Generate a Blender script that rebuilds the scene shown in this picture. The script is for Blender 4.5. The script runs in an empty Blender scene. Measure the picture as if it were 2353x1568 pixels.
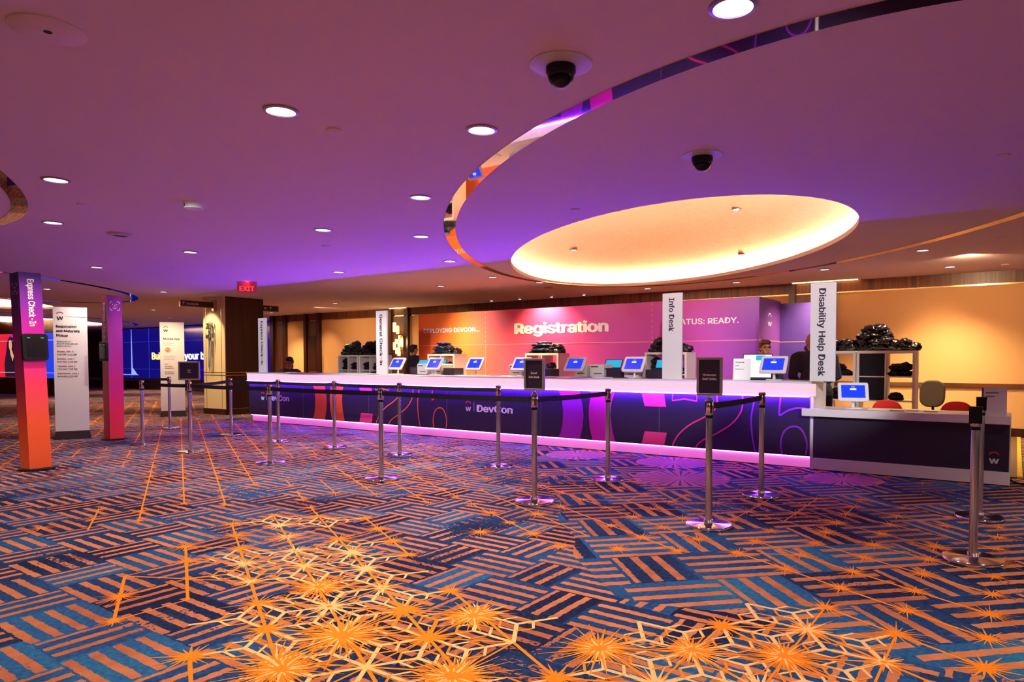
import bpy, bmesh, math, random, os
from math import sin, cos, pi, radians as R
from mathutils import Vector as V, Matrix as M, noise
random.seed(7)
S = bpy.context.scene
COL = bpy.context.collection

# ------------------------------------------------------------------ camera, world, exposure
cam = bpy.data.objects.new('camera', bpy.data.cameras.new('camera'))
COL.objects.link(cam)
cam.location = (0, 0, 1.3)
cam.rotation_euler = (R(90) - 0.03334, 0, R(34.5))
cam.data.sensor_width = 36.0
cam.data.lens = 36.0 * 1568 / 2353
cam.data.shift_x = -81.1 / 2353
cam.data.shift_y = 98.5 / 2353
cam.data.clip_end = 300
S.camera = cam
S.view_settings.view_transform = 'Standard'
S.view_settings.look = 'None'
S.view_settings.gamma = 1.0
S.view_settings.use_curve_mapping = False
S.view_settings.exposure = 0.07
S.cycles.use_denoising = True
S.cycles.caustics_reflective = False
S.cycles.caustics_refractive = False
S.cycles.max_bounces = 8
S.cycles.sample_clamp_indirect = 6.0
W = bpy.data.worlds.new('world')
S.world = W
W.use_nodes = True
_nt = W.node_tree                                   # the rest of the lobby: dim magenta with brighter and darker stretches
_tc = _nt.nodes.new('ShaderNodeTexCoord')
_n = _nt.nodes.new('ShaderNodeTexNoise')
_n.inputs['Scale'].default_value = 2.6
_n.inputs['Detail'].default_value = 2
_cr = _nt.nodes.new('ShaderNodeValToRGB')
_cr.color_ramp.elements[0].position = 0.38
_cr.color_ramp.elements[0].color = (0.10, 0.045, 0.06, 1)
_cr.color_ramp.elements[1].position = 0.64
_cr.color_ramp.elements[1].color = (1.7, 1.25, 1.3, 1)
_e = _cr.color_ramp.elements.new(0.54)
_e.color = (0.60, 0.28, 0.36, 1)
_nt.links.new(_tc.outputs['Generated'], _n.inputs['Vector'])
_nt.links.new(_n.outputs[0], _cr.inputs[0])
_nt.links.new(_cr.outputs[0], _nt.nodes['Background'].inputs[0])
_nt.nodes['Background'].inputs[1].default_value = 0.75

DOWN_W, LED_V, LED_P, COVE_L = 180.0, 350.0, 10.0, 74.0      # light levels: downlights, violet strip, plinth strip, dome cove

def lamp(name, kind, loc, power, color, parent=None, aim=None, size=R(120), blend=0.7, radius=0.05, sx=None, sy=None):
    d = bpy.data.lights.new(name, kind)
    d.energy = power
    d.color = color
    if kind == 'SPOT':
        d.spot_size = size
        d.spot_blend = blend
        d.shadow_soft_size = radius
    if kind == 'AREA':
        d.shape = 'RECTANGLE'
        d.size = sx
        d.size_y = sy
    if kind == 'POINT':
        d.shadow_soft_size = radius
    o = bpy.data.objects.new(name, d)
    COL.objects.link(o)
    o.location = loc
    if aim is not None:
        o.rotation_euler = (V(aim) - V(loc)).to_track_quat('-Z', 'Y').to_euler()
    if parent:
        o.parent = parent
    return o

# ------------------------------------------------------------------ materials
def mat(name, col, rough=0.5, metal=0.0, emit=None, es=0.0, var=0.06, scale=30.0, bump=0.0, spec=0.5):
    m = bpy.data.materials.new(name)
    m.use_nodes = True
    nt = m.node_tree
    b = nt.nodes['Principled BSDF']
    b.inputs['Roughness'].default_value = rough
    b.inputs['Metallic'].default_value = metal
    b.inputs['Specular IOR Level'].default_value = spec
    c = (*col, 1)
    b.inputs['Base Color'].default_value = c
    if var > 0 or bump > 0:
        tc = nt.nodes.new('ShaderNodeTexCoord')
        n = nt.nodes.new('ShaderNodeTexNoise')
        n.inputs['Scale'].default_value = scale
        n.inputs['Detail'].default_value = 3
        nt.links.new(tc.outputs['Object'], n.inputs['Vector'])
        mr = nt.nodes.new('ShaderNodeMapRange')
        mr.inputs[3].default_value = 1 - var
        mr.inputs[4].default_value = 1 + var
        nt.links.new(n.outputs[0], mr.inputs[0])
        mx = nt.nodes.new('ShaderNodeVectorMath')
        mx.operation = 'SCALE'
        mx.inputs[0].default_value = col
        nt.links.new(mr.outputs[0], mx.inputs['Scale'])
        nt.links.new(mx.outputs[0], b.inputs['Base Color'])
        if bump > 0:
            bp = nt.nodes.new('ShaderNodeBump')
            bp.inputs['Strength'].default_value = bump
            bp.inputs['Distance'].default_value = 0.01
            nt.links.new(n.outputs[0], bp.inputs['Height'])
            nt.links.new(bp.outputs[0], b.inputs['Normal'])
    if emit:
        b.inputs['Emission Color'].default_value = (*emit, 1)
        b.inputs['Emission Strength'].default_value = es
    return m

def srgb(r, g, b):
    f = lambda c: c / 12.92 if c <= 0.04045 else ((c + 0.055) / 1.055) ** 2.4
    return (f(r / 255), f(g / 255), f(b / 255))

def grad_mat(name, axis, stops, rough=0.45):
    """printed colour gradient along one object axis: stops = [(coordinate, colour)]"""
    m = mat(name, (1, 1, 1), rough, var=0)
    nt = m.node_tree
    tc = nt.nodes.new('ShaderNodeTexCoord')
    sp = nt.nodes.new('ShaderNodeSeparateXYZ')
    mr = nt.nodes.new('ShaderNodeMapRange')
    cr = nt.nodes.new('ShaderNodeValToRGB')
    lo, hi = stops[0][0], stops[-1][0]
    mr.inputs[1].default_value = lo
    mr.inputs[2].default_value = hi
    el = cr.color_ramp.elements
    for i, (p, c) in enumerate(stops):
        t = (p - lo) / (hi - lo)
        e = el[0] if i == 0 else (el[-1] if i == len(stops) - 1 else el.new(t))
        e.position = t
        e.color = (*c, 1)
    nt.links.new(tc.outputs['Object'], sp.inputs[0])
    nt.links.new(sp.outputs[axis], mr.inputs[0])
    nt.links.new(mr.outputs[0], cr.inputs[0])
    nt.links.new(cr.outputs[0], nt.nodes['Principled BSDF'].inputs['Base Color'])
    return m

def wood_mat(name, c1, c2, rough=0.35):
    m = mat(name, c1, rough, var=0)
    nt = m.node_tree
    tc = nt.nodes.new('ShaderNodeTexCoord')
    mp = nt.nodes.new('ShaderNodeMapping')
    mp.inputs['Scale'].default_value = (28, 28, 0.8)
    n = nt.nodes.new('ShaderNodeTexNoise')
    n.inputs['Scale'].default_value = 1.0
    n.inputs['Detail'].default_value = 5
    cr = nt.nodes.new('ShaderNodeValToRGB')
    cr.color_ramp.elements[0].position = 0.32
    cr.color_ramp.elements[0].color = (*c1, 1)
    cr.color_ramp.elements[1].position = 0.68
    cr.color_ramp.elements[1].color = (*c2, 1)
    nt.links.new(tc.outputs['Object'], mp.inputs[0])
    nt.links.new(mp.outputs[0], n.inputs['Vector'])
    nt.links.new(n.outputs[0], cr.inputs[0])
    nt.links.new(cr.outputs[0], nt.nodes['Principled BSDF'].inputs['Base Color'])
    return m

white = mat('white_laminate', (0.80, 0.78, 0.77), 0.3, var=0.02)
offwhite = mat('white_board', (0.78, 0.78, 0.78), 0.55, var=0.02)
shelfw = mat('shelf_white', (0.74, 0.66, 0.55), 0.45, var=0.03)
black = mat('black_plastic', (0.010, 0.010, 0.012), 0.5, spec=.15)
beltm = mat('navy_belt', (0.008, 0.008, 0.022), 0.75, scale=200)
chrome = mat('chrome', (0.78, 0.77, 0.76), 0.1, 1.0, var=0.03)
steel = mat('brushed_steel', (0.60, 0.68, 0.63), 0.17, 1.0, scale=80, var=0.03)
brass = mat('brass', (0.75, 0.48, 0.2), 0.22, 1.0)
bronze = mat('bronze_mirror', (0.92, 0.74, 0.62), 0.025, 1.0, var=0.0)
ink = mat('dark_ink', (0.03, 0.018, 0.04), 0.6, var=0)
navyp = mat('aubergine_print', srgb(38, 24, 52), 0.5, var=0.04, scale=120)
whitep = mat('white_print', (0.83, 0.80, 0.80), 0.5, var=0)
redp = mat('red_print', srgb(225, 40, 35), 0.5, var=0)
pinkband = mat('lit_acrylic', (0.05, 0.04, 0.045), 0.5, emit=srgb(250, 206, 212), es=0.92, var=0)
plinthm = mat('plinth_painted_glow', srgb(243, 190, 226), 0.35, emit=srgb(244, 110, 214), es=0.5, var=0.01)  # pink emission stands in for the strip light falling on the plinth
ledv = mat('violet_led', (0.3, 0.1, 0.9), 0.4, emit=(0.15, 0.02, 1.0), es=LED_V, var=0)
ledp = mat('pink_led', (0.9, 0.4, 0.9), 0.4, emit=(0.85, 0.30, 1.0), es=LED_P, var=0)
covem = mat('warm_cove_led', (1, 0.8, 0.5), 0.4, emit=(1.0, 0.64, 0.33), es=COVE_L, var=0)
lensm = mat('lamp_lens', (1, 1, 1), 0.4, emit=(1.0, 0.95, 0.80), es=4.5, var=0)
walllamp = mat('warm_slot_led', (1, 0.8, 0.5), 0.4, emit=(1.0, 0.62, 0.2), es=16.0, var=0)
wood = wood_mat('dark_walnut', srgb(74, 34, 18), srgb(120, 66, 38))
darkwood = wood_mat('dark_mahogany', srgb(36, 14, 9), srgb(66, 28, 18), 0.3)
cream = mat('cream_wall_fabric', srgb(220, 168, 110), 0.8, var=0.04, scale=120, bump=0.05)
colcream = mat('cream_panel', srgb(228, 205, 160), 0.45, var=0.02)
ceilm = mat('ceiling_paint', (0.78, 0.61, 0.60), 0.85, var=0.02, scale=3)
bagm = mat('black_plastic_bag', (0.006, 0.005, 0.009), 0.2, var=0.3, scale=22, bump=0.7, spec=0.3)
shirtm = mat('navy_folded_shirt', (0.016, 0.018, 0.06), 0.5, var=0.3, scale=18, bump=0.6, spec=0.3)
skin = mat('skin', srgb(196, 126, 92), 0.55, var=0.05)
grey = mat('printer_grey', (0.62, 0.60, 0.56), 0.45, var=0.02)
screenoff = mat('screen_glass', (0.004, 0.004, 0.006), 0.2, var=0, spec=.25)
eyem = mat('eye_dark', (0.02, 0.015, 0.012), 0.2, var=0)

def emis(name, col, es=1.0):
    return mat(name, tuple(c * 0.3 for c in col), 0.15, emit=col, es=es, var=0)

blue_scr = emis('blue_screen', srgb(20, 60, 235), 1.0)
wht_scr = emis('white_screen', (0.9, 0.95, 1.0), 1.0)
cyan_scr = emis('cyan_screen', srgb(30, 165, 205), 1.0)

# ------------------------------------------------------------------ mesh builder
try:
    FONT = bpy.data.fonts.load(os.path.join(bpy.utils.system_resource('DATAFILES'), 'fonts', 'Inter.woff2'))
except Exception:
    FONT = None
_tcache = {}
def text_geo(s, bold):
    bold = bold * .95
    k = (s, bold)
    if k in _tcache:
        return _tcache[k]
    c = bpy.data.curves.new('t', 'FONT')
    c.body = s
    if FONT:
        c.font = FONT
    c.resolution_u = 3
    o = bpy.data.objects.new('t', c)
    COL.objects.link(o)
    bpy.context.view_layer.update()
    me = bpy.data.meshes.new_from_object(o.evaluated_get(bpy.context.evaluated_depsgraph_get()))
    vs = [(v.co.x, v.co.y, 0.0) for v in me.vertices]
    fs = [tuple(p.vertices) for p in me.polygons]
    bpy.data.objects.remove(o)
    bpy.data.curves.remove(c)
    bpy.data.meshes.remove(me)
    if bold > 0.004:                       # heavier weight: overlapping copies shifted a little
        base_v, base_f = vs, fs
        vs, fs = [], []
        for q, (dx, dy) in enumerate(((-bold, 0), (bold, 0), (-bold * .6, bold * .55), (bold * .6, -bold * .55), (0, 0))):
            nn = len(vs)
            vs += [(x + dx, y + dy, q * .0004) for x, y, _ in base_v]
            fs += [tuple(i + nn for i in f) for f in base_f]
    nv, nf = [], []
    for q, f in enumerate(fs):
        lift = (q % 29) * 1.3e-5
        nf.append(tuple(range(len(nv), len(nv) + len(f))))
        nv += [(vs[i][0], vs[i][1], vs[i][2] + lift) for i in f]
    vs, fs = nv, nf
    x0 = min(v[0] for v in vs)
    x1 = max(v[0] for v in vs)
    _tcache[k] = ([(x - x0, y, w) for x, y, w in vs], fs, x1 - x0)
    return _tcache[k]
CAP = 0.727

class MB:
    def __init__(s):
        s.v, s.f, s.m = [], [], []
    def add(s, vs, fs, mi=0):
        n = len(s.v)
        s.v += [tuple(v) for v in vs]
        s.f += [tuple(i + n for i in f) for f in fs]
        s.m += [mi] * len(fs)
        return s
    def box(s, x0, x1, y0, y1, z0, z1, mi=0):
        vs = [(x, y, z) for z in (z0, z1) for y in (y0, y1) for x in (x0, x1)]
        return s.add(vs, [(0, 2, 3, 1), (4, 5, 7, 6), (0, 1, 5, 4), (2, 6, 7, 3), (0, 4, 6, 2), (1, 3, 7, 5)], mi)
    def lathe(s, prof, c=(0, 0, 0), n=32, mi=0, sx=1, sy=1):
        vs, fs = [], []
        for r, z in prof:
            for i in range(n):
                t = 2 * pi * i / n
                vs.append((c[0] + r * sx * cos(t), c[1] + r * sy * sin(t), c[2] + z))
        for k in range(len(prof) - 1):
            for i in range(n):
                j = (i + 1) % n
                fs.append((k * n + i, k * n + j, (k + 1) * n + j, (k + 1) * n + i))
        fs.append(tuple(range(n - 1, -1, -1)))
        fs.append(tuple((len(prof) - 1) * n + i for i in range(n)))
        return s.add(vs, fs, mi)
    def tube(s, pts, r, n=8, mi=0, closed=False):
        pts = [V(p) for p in pts]
        rs = r if isinstance(r, (list, tuple)) else [r] * len(pts)
        vs, fs = [], []
        L = len(pts)
        for i, p in enumerate(pts):
            a = pts[(i - 1) % L] if (closed or i > 0) else p
            b = pts[(i + 1) % L] if (closed or i < L - 1) else p
            d = (b - a).normalized()
            u = d.cross(V((0, 0, 1)) if abs(d.z) < 0.95 else V((1, 0, 0))).normalized()
            w = d.cross(u)
            for k in range(n):
                t = 2 * pi * k / n
                vs.append(p + (u * cos(t) + w * sin(t)) * rs[i])
        for i in range(L if closed else L - 1):
            j = (i + 1) % L
            for k in range(n):
                k2 = (k + 1) % n
                fs.append((i * n + k, i * n + k2, j * n + k2, j * n + k))
        if not closed:
            fs.append(tuple(range(n - 1, -1, -1)))
            fs.append(tuple((L - 1) * n + i for i in range(n)))
        return s.add(vs, fs, mi)
    def sphere(s, c, r, n=16, m=10, mi=0, rot=None):
        r = r if isinstance(r, (tuple, list)) else (r, r, r)
        vs, fs = [], []
        for j in range(m + 1):
            ph = pi * j / m
            for i in range(n):
                t = 2 * pi * i / n
                p = V((r[0] * sin(ph) * cos(t), r[1] * sin(ph) * sin(t), r[2] * cos(ph)))
                if rot:
                    p = rot @ p
                vs.append(p + V(c))
        for j in range(m):
            for i in range(n):
                k = (i + 1) % n
                fs.append((j * n + i, (j + 1) * n + i, (j + 1) * n + k, j * n + k))
        return s.add(vs, fs, mi)
    def capsule(s, a, b, ra, rb, n=12, mi=0):
        a, b = V(a), V(b)
        d = (b - a).normalized()
        L = (b - a).length
        pts, rs = [], []
        for k in range(5):
            t = pi / 2 * k / 4
            pts.append(a - d * ra * cos(t))
            rs.append(max(ra * sin(t), 1e-4))
        for k in range(5):
            t = pi / 2 * k / 4
            pts.append(b + d * rb * sin(t))
            rs.append(max(rb * cos(t), 1e-4))
        return s.tube(pts, rs, n, mi)
    def prism(s, pts, o, u, v, w, d, mi=0):
        """2-D outline pts in the (u, v) frame at o, thick d along w"""
        o, u, v, w = V(o), V(u), V(v), V(w)
        n = len(pts)
        a = [o + u * p[0] + v * p[1] for p in pts]
        vs = a + [p + w * d for p in a]
        fs = [tuple(range(n)), tuple(range(2 * n - 1, n - 1, -1))] + [(i, n + i, n + (i + 1) % n, (i + 1) % n) for i in range(n)]
        return s.add(vs, fs, mi)
    def flat(s, pts, o, u, v, mi=0):
        o, u, v = V(o), V(u), V(v)
        return s.add([o + u * p[0] + v * p[1] for p in pts], [tuple(range(len(pts)))], mi)
    def stroke(s, pts, w, o, u, v, mi=0, closed=False):
        """a flat line of width w along 2-D points"""
        o, u, v = V(o), V(u), V(v)
        P = [V((p[0], p[1])) for p in pts]
        L = len(P)
        vs = []
        for i in range(L):
            a = P[(i - 1) % L] if (closed or i > 0) else P[i]
            b = P[(i + 1) % L] if (closed or i < L - 1) else P[i]
            d = (b - a).normalized()
            q = V((-d.y, d.x)) * w / 2
            vs += [o + u * (P[i].x + q.x) + v * (P[i].y + q.y), o + u * (P[i].x - q.x) + v * (P[i].y - q.y)]
        fs = [(2 * i, 2 * i + 1, 2 * ((i + 1) % L) + 1, 2 * ((i + 1) % L)) for i in range(L if closed else L - 1)]
        return s.add(vs, fs, mi)
    def text(s, t, o, u, v, cap, width=None, bold=0.0, mi=0, align='L'):
        """cap = capital height; width = total width (else natural)"""
        vs, fs, w = text_geo(t, bold)
        ky = cap / CAP
        kx = width / w if width else ky
        dx = -w * kx / 2 if align == 'C' else 0
        o, u, v = V(o), V(u), V(v)
        nn = u.cross(v).normalized()
        return s.add([o + u * (p[0] * kx + dx) + v * (p[1] * ky) + nn * p[2] for p in vs], fs, mi)
    def build(s, name, mats, parent=None, smooth=False, label=None, kind=None, loc=None, bevel=0):
        me = bpy.data.meshes.new(name)
        me.from_pydata([tuple(v) for v in s.v], [], s.f)
        for m in (mats if isinstance(mats, (list, tuple)) else [mats]):
            me.materials.append(m)
        me.polygons.foreach_set('material_index', s.m)
        if smooth:
            me.polygons.foreach_set('use_smooth', [True] * len(me.polygons))
            me.set_sharp_from_angle(angle=R(40))
        me.update()
        o = bpy.data.objects.new(name, me)
        COL.objects.link(o)
        if parent:
            o.parent = parent
        if label:
            o['label'] = label
        if kind:
            o['kind'] = kind
        if loc:
            o.location = loc
        if bevel:
            b = o.modifiers.new('bevel', 'BEVEL')
            b.width = bevel
            b.segments = 2
            b.limit_method = 'ANGLE'
        return o

X, Y, Z = V((1, 0, 0)), V((0, 1, 0)), V((0, 0, 1))

def rrect(w, h, r, n=5):
    out = []
    for cx, cy, a0 in ((w / 2 - r, h / 2 - r, 0), (-w / 2 + r, h / 2 - r, 90), (-w / 2 + r, -h / 2 + r, 180), (w / 2 - r, -h / 2 + r, 270)):
        for k in range(n + 1):
            t = R(a0 + 90 * k / n)
            out.append((cx + r * cos(t), cy + r * sin(t)))
    return out

def thing(name, label, cat, loc=(0, 0, 0), rz=0.0, group=None):
    o = bpy.data.objects.new(name, None)
    o.empty_display_size = 0.1
    COL.objects.link(o)
    o.location = loc
    o.rotation_euler = (0, 0, rz)
    o['label'] = label
    o['category'] = cat
    o['kind'] = 'thing'
    if group:
        o['group'] = group
    return o

def dup(root, loc, rz=None, label=None, group=None, skip=()):
    r = root.copy()
    COL.objects.link(r)
    r.location = loc
    if rz is not None:
        r.rotation_euler = (0, 0, rz)
    if label:
        r['label'] = label
    if group:
        r['group'] = group
    for ch in list(root.children):
        if ch.name.split('.')[0] in skip:
            continue
        c = ch.copy()
        COL.objects.link(c)
        c.parent = r
        for g in list(ch.children):
            d = g.copy()
            COL.objects.link(d)
            d.parent = c
    return r

def emblem(mb, o, u, v, h, arc_mi, w_mi):
    """the arc over a letter w, h tall, origin at bottom centre"""
    mb.text('w', V(o), u, v, h * 0.80, width=h * 0.72, bold=0.02, mi=w_mi, align='C')
    pts = [(h * 0.36 * cos(t), h * 0.66 + h * 0.30 * sin(t)) for t in [R(20 + 14 * k) for k in range(11)]]
    mb.stroke(pts, h * 0.11, V(o) + v * 0, u, v, arc_mi)

# ================================================================== SETTING
CZ = 2.85
# ---- carpet
def carpet_mat():
    m = mat('patterned_carpet', (0.1, 0.1, 0.2), 0.95, var=0, spec=0.1)
    nt = m.node_tree
    N, Lk = nt.nodes, nt.links
    def nd(t, **kw):
        n = N.new(t)
        for k, v in kw.items():
            setattr(n, k, v)
        return n
    def mth(op, a, b=None, c=None):
        n = nd('ShaderNodeMath', operation=op)
        for i, q in enumerate((a, b, c)):
            if q is None:
                continue
            if isinstance(q, (int, float)):
                n.inputs[i].default_value = q
            else:
                Lk.new(q, n.inputs[i])
        return n.outputs[0]
    tc = nd('ShaderNodeTexCoord')
    wob = nd('ShaderNodeTexNoise')
    wob.inputs['Scale'].default_value = 26
    wob.inputs['Detail'].default_value = 2
    Lk.new(tc.outputs['Object'], wob.inputs['Vector'])
    va = nd('ShaderNodeVectorMath', operation='SUBTRACT')
    Lk.new(wob.outputs['Color'], va.inputs[0])
    va.inputs[1].default_value = (0.5, 0.5, 0.5)
    vs = nd('ShaderNodeVectorMath', operation='SCALE')
    Lk.new(va.outputs[0], vs.inputs[0])
    vs.inputs['Scale'].default_value = 0.022
    vv = nd('ShaderNodeVectorMath', operation='ADD')
    Lk.new(tc.outputs['Object'], vv.inputs[0])
    Lk.new(vs.outputs[0], vv.inputs[1])
    def noise_(scale, det=2, off=0.0):
        n = nd('ShaderNodeTexNoise')
        n.inputs['Scale'].default_value = scale
        n.inputs['Detail'].default_value = det
        mp = nd('ShaderNodeMapping')
        mp.inputs['Location'].default_value = (off, off, 0)
        Lk.new(tc.outputs['Object'], mp.inputs[0])
        Lk.new(mp.outputs[0], n.inputs['Vector'])
        return n.outputs[0]
    def weave(rot, sc):
        mp = nd('ShaderNodeMapping')
        mp.inputs['Rotation'].default_value = (0, 0, rot)
        mp.inputs['Scale'].default_value = (sc, sc, sc)
        Lk.new(vv.outputs[0], mp.inputs[0])
        sx = nd('ShaderNodeSeparateXYZ')
        Lk.new(mp.outputs[0], sx.inputs[0])
        x, y = sx.outputs[0], sx.outputs[1]
        yr = mth('MULTIPLY', y, 1 / 0.40)
        row = mth('FLOOR', yr)
        fy = mth('FRACT', yr)
        u = mth('ADD', x, mth('MULTIPLY', row, 0.37))
        t = mth('FLOORED_MODULO', u, 0.76)
        isA = mth('LESS_THAN', t, 0.46)
        sA = mth('LESS_THAN', mth('FRACT', mth('MULTIPLY', fy, 4.0)), 0.43)
        mA = mth('MULTIPLY', mth('GREATER_THAN', t, 0.02), mth('LESS_THAN', t, 0.44))
        sB = mth('LESS_THAN', mth('FRACT', mth('MULTIPLY', mth('SUBTRACT', t, 0.445), 1 / 0.105)), 0.40)
        mB = mth('MULTIPLY', mth('GREATER_THAN', fy, 0.03), mth('LESS_THAN', fy, 0.97))
        a = mth('MULTIPLY', sA, mA)
        b = mth('MULTIPLY', sB, mB)
        blk = mth('ADD', mth('MULTIPLY', row, 2.17), mth('FLOOR', mth('MULTIPLY', u, 1 / 0.76)))
        mixv = mth('ADD', mth('MULTIPLY', a, isA), mth('MULTIPLY', b, mth('SUBTRACT', 1.0, isA)))
        return mixv, mth('ADD', mth('MULTIPLY', blk, 3.31), mth('MULTIPLY', isA, 1.7))
    w1, k1 = weave(0.0, 1.0)
    w2, k2 = weave(R(-45), 0.74)
    sx = nd('ShaderNodeSeparateXYZ')
    Lk.new(tc.outputs['Object'], sx.inputs[0])
    x, y = sx.outputs[0], sx.outputs[1]
    nz = mth('MULTIPLY', mth('SUBTRACT', noise_(0.55, 1), 0.5), 1.6)
    za = mth('GREATER_THAN', mth('ADD', mth('ADD', x, mth('MULTIPLY', y, 0.85)), nz), 0.95)
    zb = mth('GREATER_THAN', mth('ADD', mth('SUBTRACT', y, mth('MULTIPLY', x, 0.12)), nz), 3.45)
    zone = mth('MULTIPLY', za, zb)
    def mixf(f, a, b):
        return mth('ADD', mth('MULTIPLY', b, f), mth('MULTIPLY', a, mth('SUBTRACT', 1.0, f)))
    stripe = mixf(zone, w1, w2)
    key = mixf(zone, k1, k2)
    fray = mth('ADD', mth('MULTIPLY', noise_(1.1, 2, 11.0), 1.0), mth('MULTIPLY', mth('SUBTRACT', noise_(45, 3, 2.0), 0.5), 0.55))
    stripe = mth('MULTIPLY', stripe, mth('GREATER_THAN', fray, 0.36))
    rnd = nd('ShaderNodeTexWhiteNoise', noise_dimensions='1D')
    Lk.new(key, rnd.inputs['W'])
    bl = nd('ShaderNodeValToRGB')
    e = bl.color_ramp.elements
    e[0].position = 0.18
    e[0].color = (0.008, 0.012, 0.045, 1)
    e[1].position = 0.86
    e[1].color = (0.025, 0.20, 0.30, 1)
    q = e.new(0.45)
    q.color = (0.016, 0.052, 0.16, 1)
    q = e.new(0.66)
    q.color = (0.022, 0.11, 0.28, 1)
    bk = mth('ADD', mth('MULTIPLY', noise_(0.9, 2, 7.0), 0.80), mth('MULTIPLY', mth('SUBTRACT', rnd.outputs[0], 0.5), 0.46))
    bk = mth('ADD', bk, mth('MULTIPLY', mth('SUBTRACT', noise_(38, 4), 0.5), 0.6))
    Lk.new(bk, bl.inputs[0])
    tn = nd('ShaderNodeValToRGB')
    e = tn.color_ramp.elements
    e[0].position = 0.3
    e[0].color = (0.23, 0.052, 0.026, 1)
    e[1].position = 0.62
    e[1].color = (0.58, 0.215, 0.095, 1)
    tk = mth('ADD', mth('MULTIPLY', noise_(0.7, 2, 3.0), 0.75), mth('MULTIPLY', noise_(9, 4, 1.0), 0.3))
    Lk.new(tk, tn.inputs[0])
    mx = nd('ShaderNodeMix', data_type='RGBA')
    Lk.new(stripe, mx.inputs[0])
    Lk.new(bl.outputs[0], mx.inputs[6])
    Lk.new(tn.outputs[0], mx.inputs[7])
    fib = noise_(260, 2)
    mr = nd('ShaderNodeMapRange')
    mr.inputs[1].default_value = 0.3
    mr.inputs[2].default_value = 0.7
    mr.inputs[3].default_value = 0.72
    mr.inputs[4].default_value = 1.28
    Lk.new(fib, mr.inputs[0])
    sc = nd('ShaderNodeVectorMath', operation='SCALE')
    Lk.new(mx.outputs[2], sc.inputs[0])
    Lk.new(mr.outputs[0], sc.inputs['Scale'])
    b = N['Principled BSDF']
    Lk.new(sc.outputs[0], b.inputs['Base Color'])
    bp = nd('ShaderNodeBump')
    bp.inputs['Strength'].default_value = 0.35
    bp.inputs['Distance'].default_value = 0.006
    Lk.new(fib, bp.inputs['Height'])
    Lk.new(bp.outputs[0], b.inputs['Normal'])
    return m
star_or = mat('orange_yarn', (0.86, 0.24, 0.012), 0.95, var=0.25, scale=60, spec=0.1)
star_cr = mat('cream_yarn', (0.92, 0.52, 0.20), 0.95, var=0.2, scale=60, spec=0.1)
star_pk = mat('rose_yarn', (0.50, 0.17, 0.24), 0.95, var=0.2, scale=60, spec=0.1)

star_pk2 = mat('plum_yarn', (0.16, 0.04, 0.12), 0.95, var=0.2, scale=60, spec=0.1)
fl = MB()
fl.add([(-60, -14, 0), (14, -14, 0), (14, 30, 0), (-60, 30, 0)], [(0, 1, 2, 3)], 0)
def star(cx, cy, r, n, mi, z, w=0.013, core=0.0):
    ph = random.random()
    for k in range(n):
        t = 2 * pi * (k + 0.4 * random.random()) / n + ph
        L = r * (random.uniform(0.75, 1.05) if k % 2 else random.uniform(0.45, 0.7))
        d = V((cos(t), sin(t)))
        q = V((-d.y, d.x)) * w * random.uniform(0.8, 1.3) / 2
        s0 = d * core * 0.4
        z += 9e-6
        fl.add([(cx + s0.x + q.x * 1.5, cy + s0.y + q.y * 1.5, z), (cx + s0.x - q.x * 1.5, cy + s0.y - q.y * 1.5, z),
                (cx + d.x * L - q.x * .2, cy + d.y * L - q.y * .2, z), (cx + d.x * L + q.x * .2, cy + d.y * L + q.y * .2, z)], [(0, 1, 2, 3)], mi)
    if core:
        pts = []
        for k in range(22):
            t = 2 * pi * k / 22
            q = core * (random.uniform(0.9, 1.35) if k % 2 else random.uniform(0.5, 0.8))
            pts.append((cx + q * cos(t), cy + q * sin(t), z + .0001))
        fl.add(pts, [tuple(range(22))], 1)
def line(a, b, w, mi, z):
    a, b = V(a), V(b)
    d = (b - a).normalized()
    q = V((-d.y, d.x)) * w / 2
    z += random.random() * .00018
    fl.add([(a.x + q.x, a.y + q.y, z), (a.x - q.x, a.y - q.y, z), (b.x - q.x, b.y - q.y, z), (b.x + q.x, b.y + q.y, z)], [(0, 1, 2, 3)], mi)
LX, LY = 0.361, 0.37
def node(i, j):
    return V((-1.53 - LX * i, 2.29 + LY * j + (LY / 2 if i % 2 else 0)))
BL = [(-2.2, 1.95, 1.45, 0.85, 150, 1.0), (-4.05, 2.85, 1.5, 0.75, 150, 0.9), (-0.75, 2.95, 1.1, 0.7, 60, 0.85), (-0.3, 4.9, 0.9, 1.4, 100, 0.6),
      (-3.3, 5.4, 1.3, 0.9, 160, 0.5), (-1.3, 6.2, 1.6, 0.8, 170, 0.6), (-5.9, 5.4, 1.6, 0.7, 150, 0.5), (-7.6, 4.0, 2.0, 0.6, 155, 0.6),
      (-9.3, 5.6, 2.3, 0.8, 150, 0.6), (-4.1, 1.75, 0.5, 0.35, 150, 0.6), (-12.5, 6.6, 2.5, 1.0, 150, 0.7), (-6.3, 2.6, 0.7, 0.4, 140, 0.6), (-11.0, 3.2, 2.5, 0.9, 150, 0.6),
      (-15.5, 5.6, 3.0, 1.6, 150, 0.8), (-0.5, 1.9, 0.8, 0.8, 60, 0.6), (-20, 9.5, 3.5, 2.5, 150, 0.8)]
def strength(p):
    s = 0
    for cx, cy, a, b, ang, k in BL:
        d = p - V((cx, cy))
        u = d.x * cos(R(ang)) + d.y * sin(R(ang))
        v = -d.x * sin(R(ang)) + d.y * cos(R(ang))
        q = (u / a) ** 2 + (v / b) ** 2
        if q < 1:
            s = max(s, k * (1 - 0.55 * q))
    return s
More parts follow.
